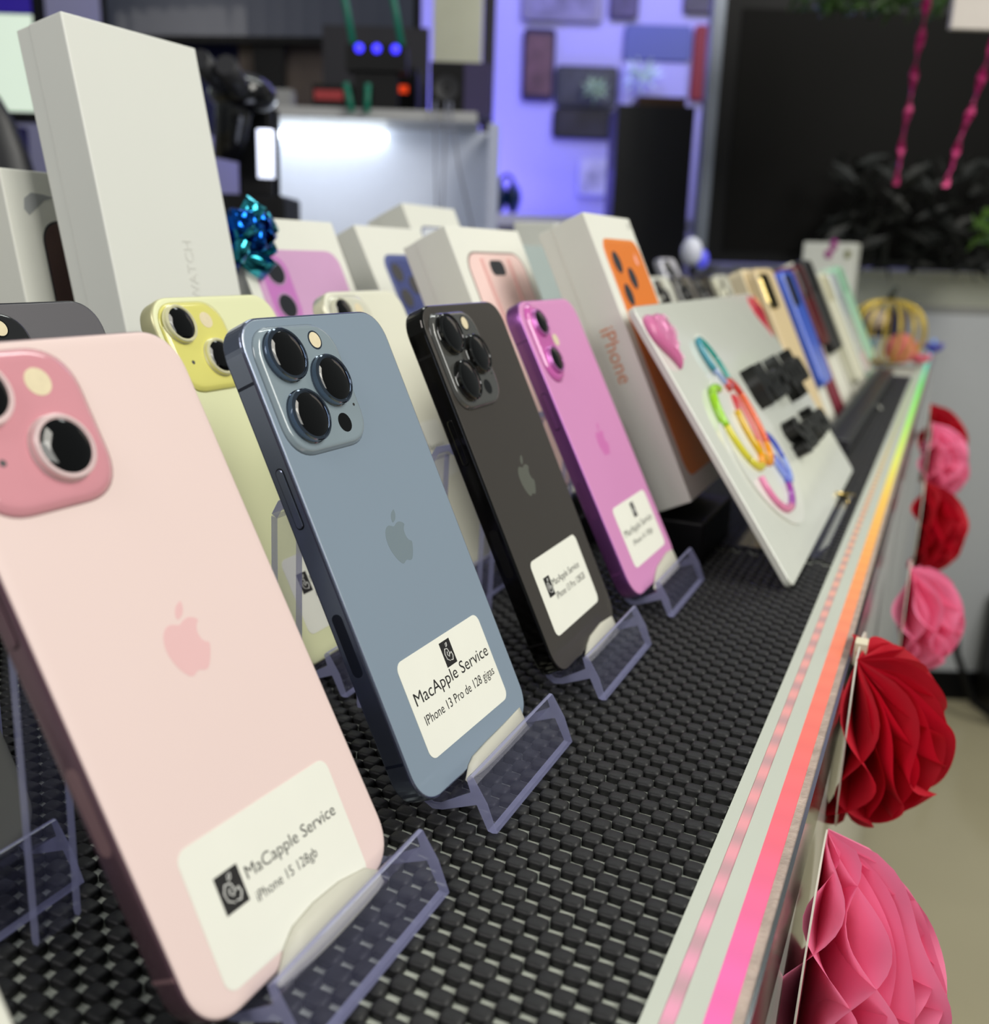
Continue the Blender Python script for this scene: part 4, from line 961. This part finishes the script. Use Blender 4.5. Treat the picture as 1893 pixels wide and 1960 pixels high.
lit_cable('green glowing cable, left one over the dark monitor', -250, 474, -282, 620, 1700)
lit_cable('green glowing cable, right one over the dark monitor', -172, 474, -205, 620, 1700)
lit_cable('short green cable end left of the glowing device', -252, 376, -262, 420, 1690)
lit_cable('short green cable end just left of the orange glow', -228, 376, -226, 420, 1690)
t = Shop('cable_hub', -210, 1700, 440); tag(t.o, 'black hub with blue lights between the two green cables', 'device')
t.box('hub_body', -262, -165, 1690, 1740, 440, 478, black_plastic)
for r_ in (-240, -212, -182):
    mb = MB(); mb.ellip((r_, 1689, 472), (7, 4, 7), 0, 12, 8); t.part(mb, 'blue_light', mat('blue_led%d' % r_, (60, 60, 255), .3, emis=(60, 50, 255), es=2.2))
t.box('foot', -250, -180, 1700, 1730, 384.5, 440, black_plastic)
# pale curtain piece and dark post left of the blue-lit wall
o = sbox('pale_banner', -174, -63, 2400, 2410, 570, 900, mat('pale_banner', (196, 196, 176), .6, noise=(6, .25))); tag(o, 'pale creased banner left of the blue-lit wall', 'banner')
o = sbox('dark_post', -61, -34, 2400, 2430, -950, 1000, mat('dark_post', (24, 18, 34), .5)); tag(o, 'dark upright post beside the pale banner', 'post')
# blue headset lump low on the wall
t = Shop('headphones', 20, 2920, 270); tag(t.o, 'dark teal headphones on the lit blue ledge', 'headphones')
for r_ in (-16, 24):
    mb = MB(); mb.ellip((r_, 2920, 318), (22, 30, 44), 0, 16, 10); t.part(mb, 'ear_cup', mat('teal_cup%d' % r_, (10, 40, 66), .35))
mb = MB(); mb.tube([(-16+40*0, 2920, 350), (-10, 2920, 372), (4, 2920, 380), (18, 2920, 372), (24, 2920, 350)], 6); t.part(mb, 'headband', black_plastic)
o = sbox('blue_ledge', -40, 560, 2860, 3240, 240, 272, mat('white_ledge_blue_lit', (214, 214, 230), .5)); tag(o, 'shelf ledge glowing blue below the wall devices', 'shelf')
area('ledge_glow', S(120, 3000, 420), S(100, 3000, 272), .25, .9, (.15, .12, 1.0), .1)
# left: lit white monitor, office chair
t = Shop('monitor', -740, 1500, 300); tag(t.o, 'bright monitor at the left edge behind the tallest box', 'monitor')
t.box('casing', -900, -668, 1500, 1530, 326, 700, black_plastic)
t.box('lit_screen', -890, -674, 1497, 1500, 338, 466, mat('bright_screen', (215, 230, 215), .4, emis=(215, 232, 216), es=.5)); t.box('screen_banner', -890, -674, 1497, 1500, 468, 690, mat('deep_blue_screen', (30, 10, 110), .4, emis=(24, 6, 110), es=.8))
t.box('stand_foot', -800, -740, 1500, 1600, 200, 326, black_plastic)
t = Shop('office_chair', -500, 930, -300); tag(t.o, 'black rounded chair back at the left edge', 'chair')
mb = MB(); mb.ellip((-496, 930, 140), (78, 30, 172), 0, 24, 16); t.part(mb, 'backrest', mat('black_leather', (18, 18, 24), .4))
t.box('spine', -520, -480, 950, 975, -300, 60, black_plastic)
# microscope between the tallest box and the desk
o = sbox('work_bench', -420, -190, 1040, 1260, -950, 119.5, mat('dark_bench', (30, 30, 36), .5)); tag(o, 'dark bench under the black microscope', 'bench')
t = Shop('microscope', -285, 1120, 119.7); tag(t.o, 'black repair microscope standing before the lit desk panel', 'microscope')
mb = MB(); mb.box(-330, -236, 1090, 1180, 120, 215); mb.box(-300, -262, 1150, 1180, 215, 320); t.part(mb, 'stand', black_plastic, bevel=4)
mb = MB(); mb.ellip((-284, 1120, 318), (36, 40, 22)); mb.tube([(-300, 1110, 250), (-292, 1110, 300), (-286, 1100, 330)], [16, 20, 18]); t.part(mb, 'head', mat('glossy_black', (12, 12, 16), .15, coat=.6))
mb = MB(); mb.tube([(-296, 1080, 322), (-306, 1040, 338)], 11); mb.tube([(-276, 1080, 318), (-280, 1040, 334)], 11); t.part(mb, 'eyepiece', dark_plastic)
mb = MB(); mb.tube([(-254, 1090, 232), (-254, 1090, 280)], 9, 0, 16); t.part(mb, 'lamp', mat('microscope_lamp', (230, 235, 255), .3, emis=(225, 232, 255), es=1.6))
mb = MB(); mb.tube([(-244, 1096, 214), (-243, 1096, 300)], 3); t.part(mb, 'post', black_plastic)
# round white gadget near the tower
t = Shop('desk_gadget', 284, 1500, 30); tag(t.o, 'white egg shaped gadget lit violet beside the television edge', 'gadget')
mb = MB(); mb.ellip((280, 1500, 174), (16, 16, 21)); t.part(mb, 'shade', mat('white_gadget', (214, 216, 232), .3)); mb = MB(); mb.ellip((298, 1508, 164), (10, 10, 14)); t.part(mb, 'side_bulb', mat('violet_gadget', (90, 90, 220), .3, emis=(80, 80, 230), es=.35))
mb = MB(); mb.tube([(284, 1500, 30), (284, 1500, 155)], 5); t.part(mb, 'stem', black_plastic)
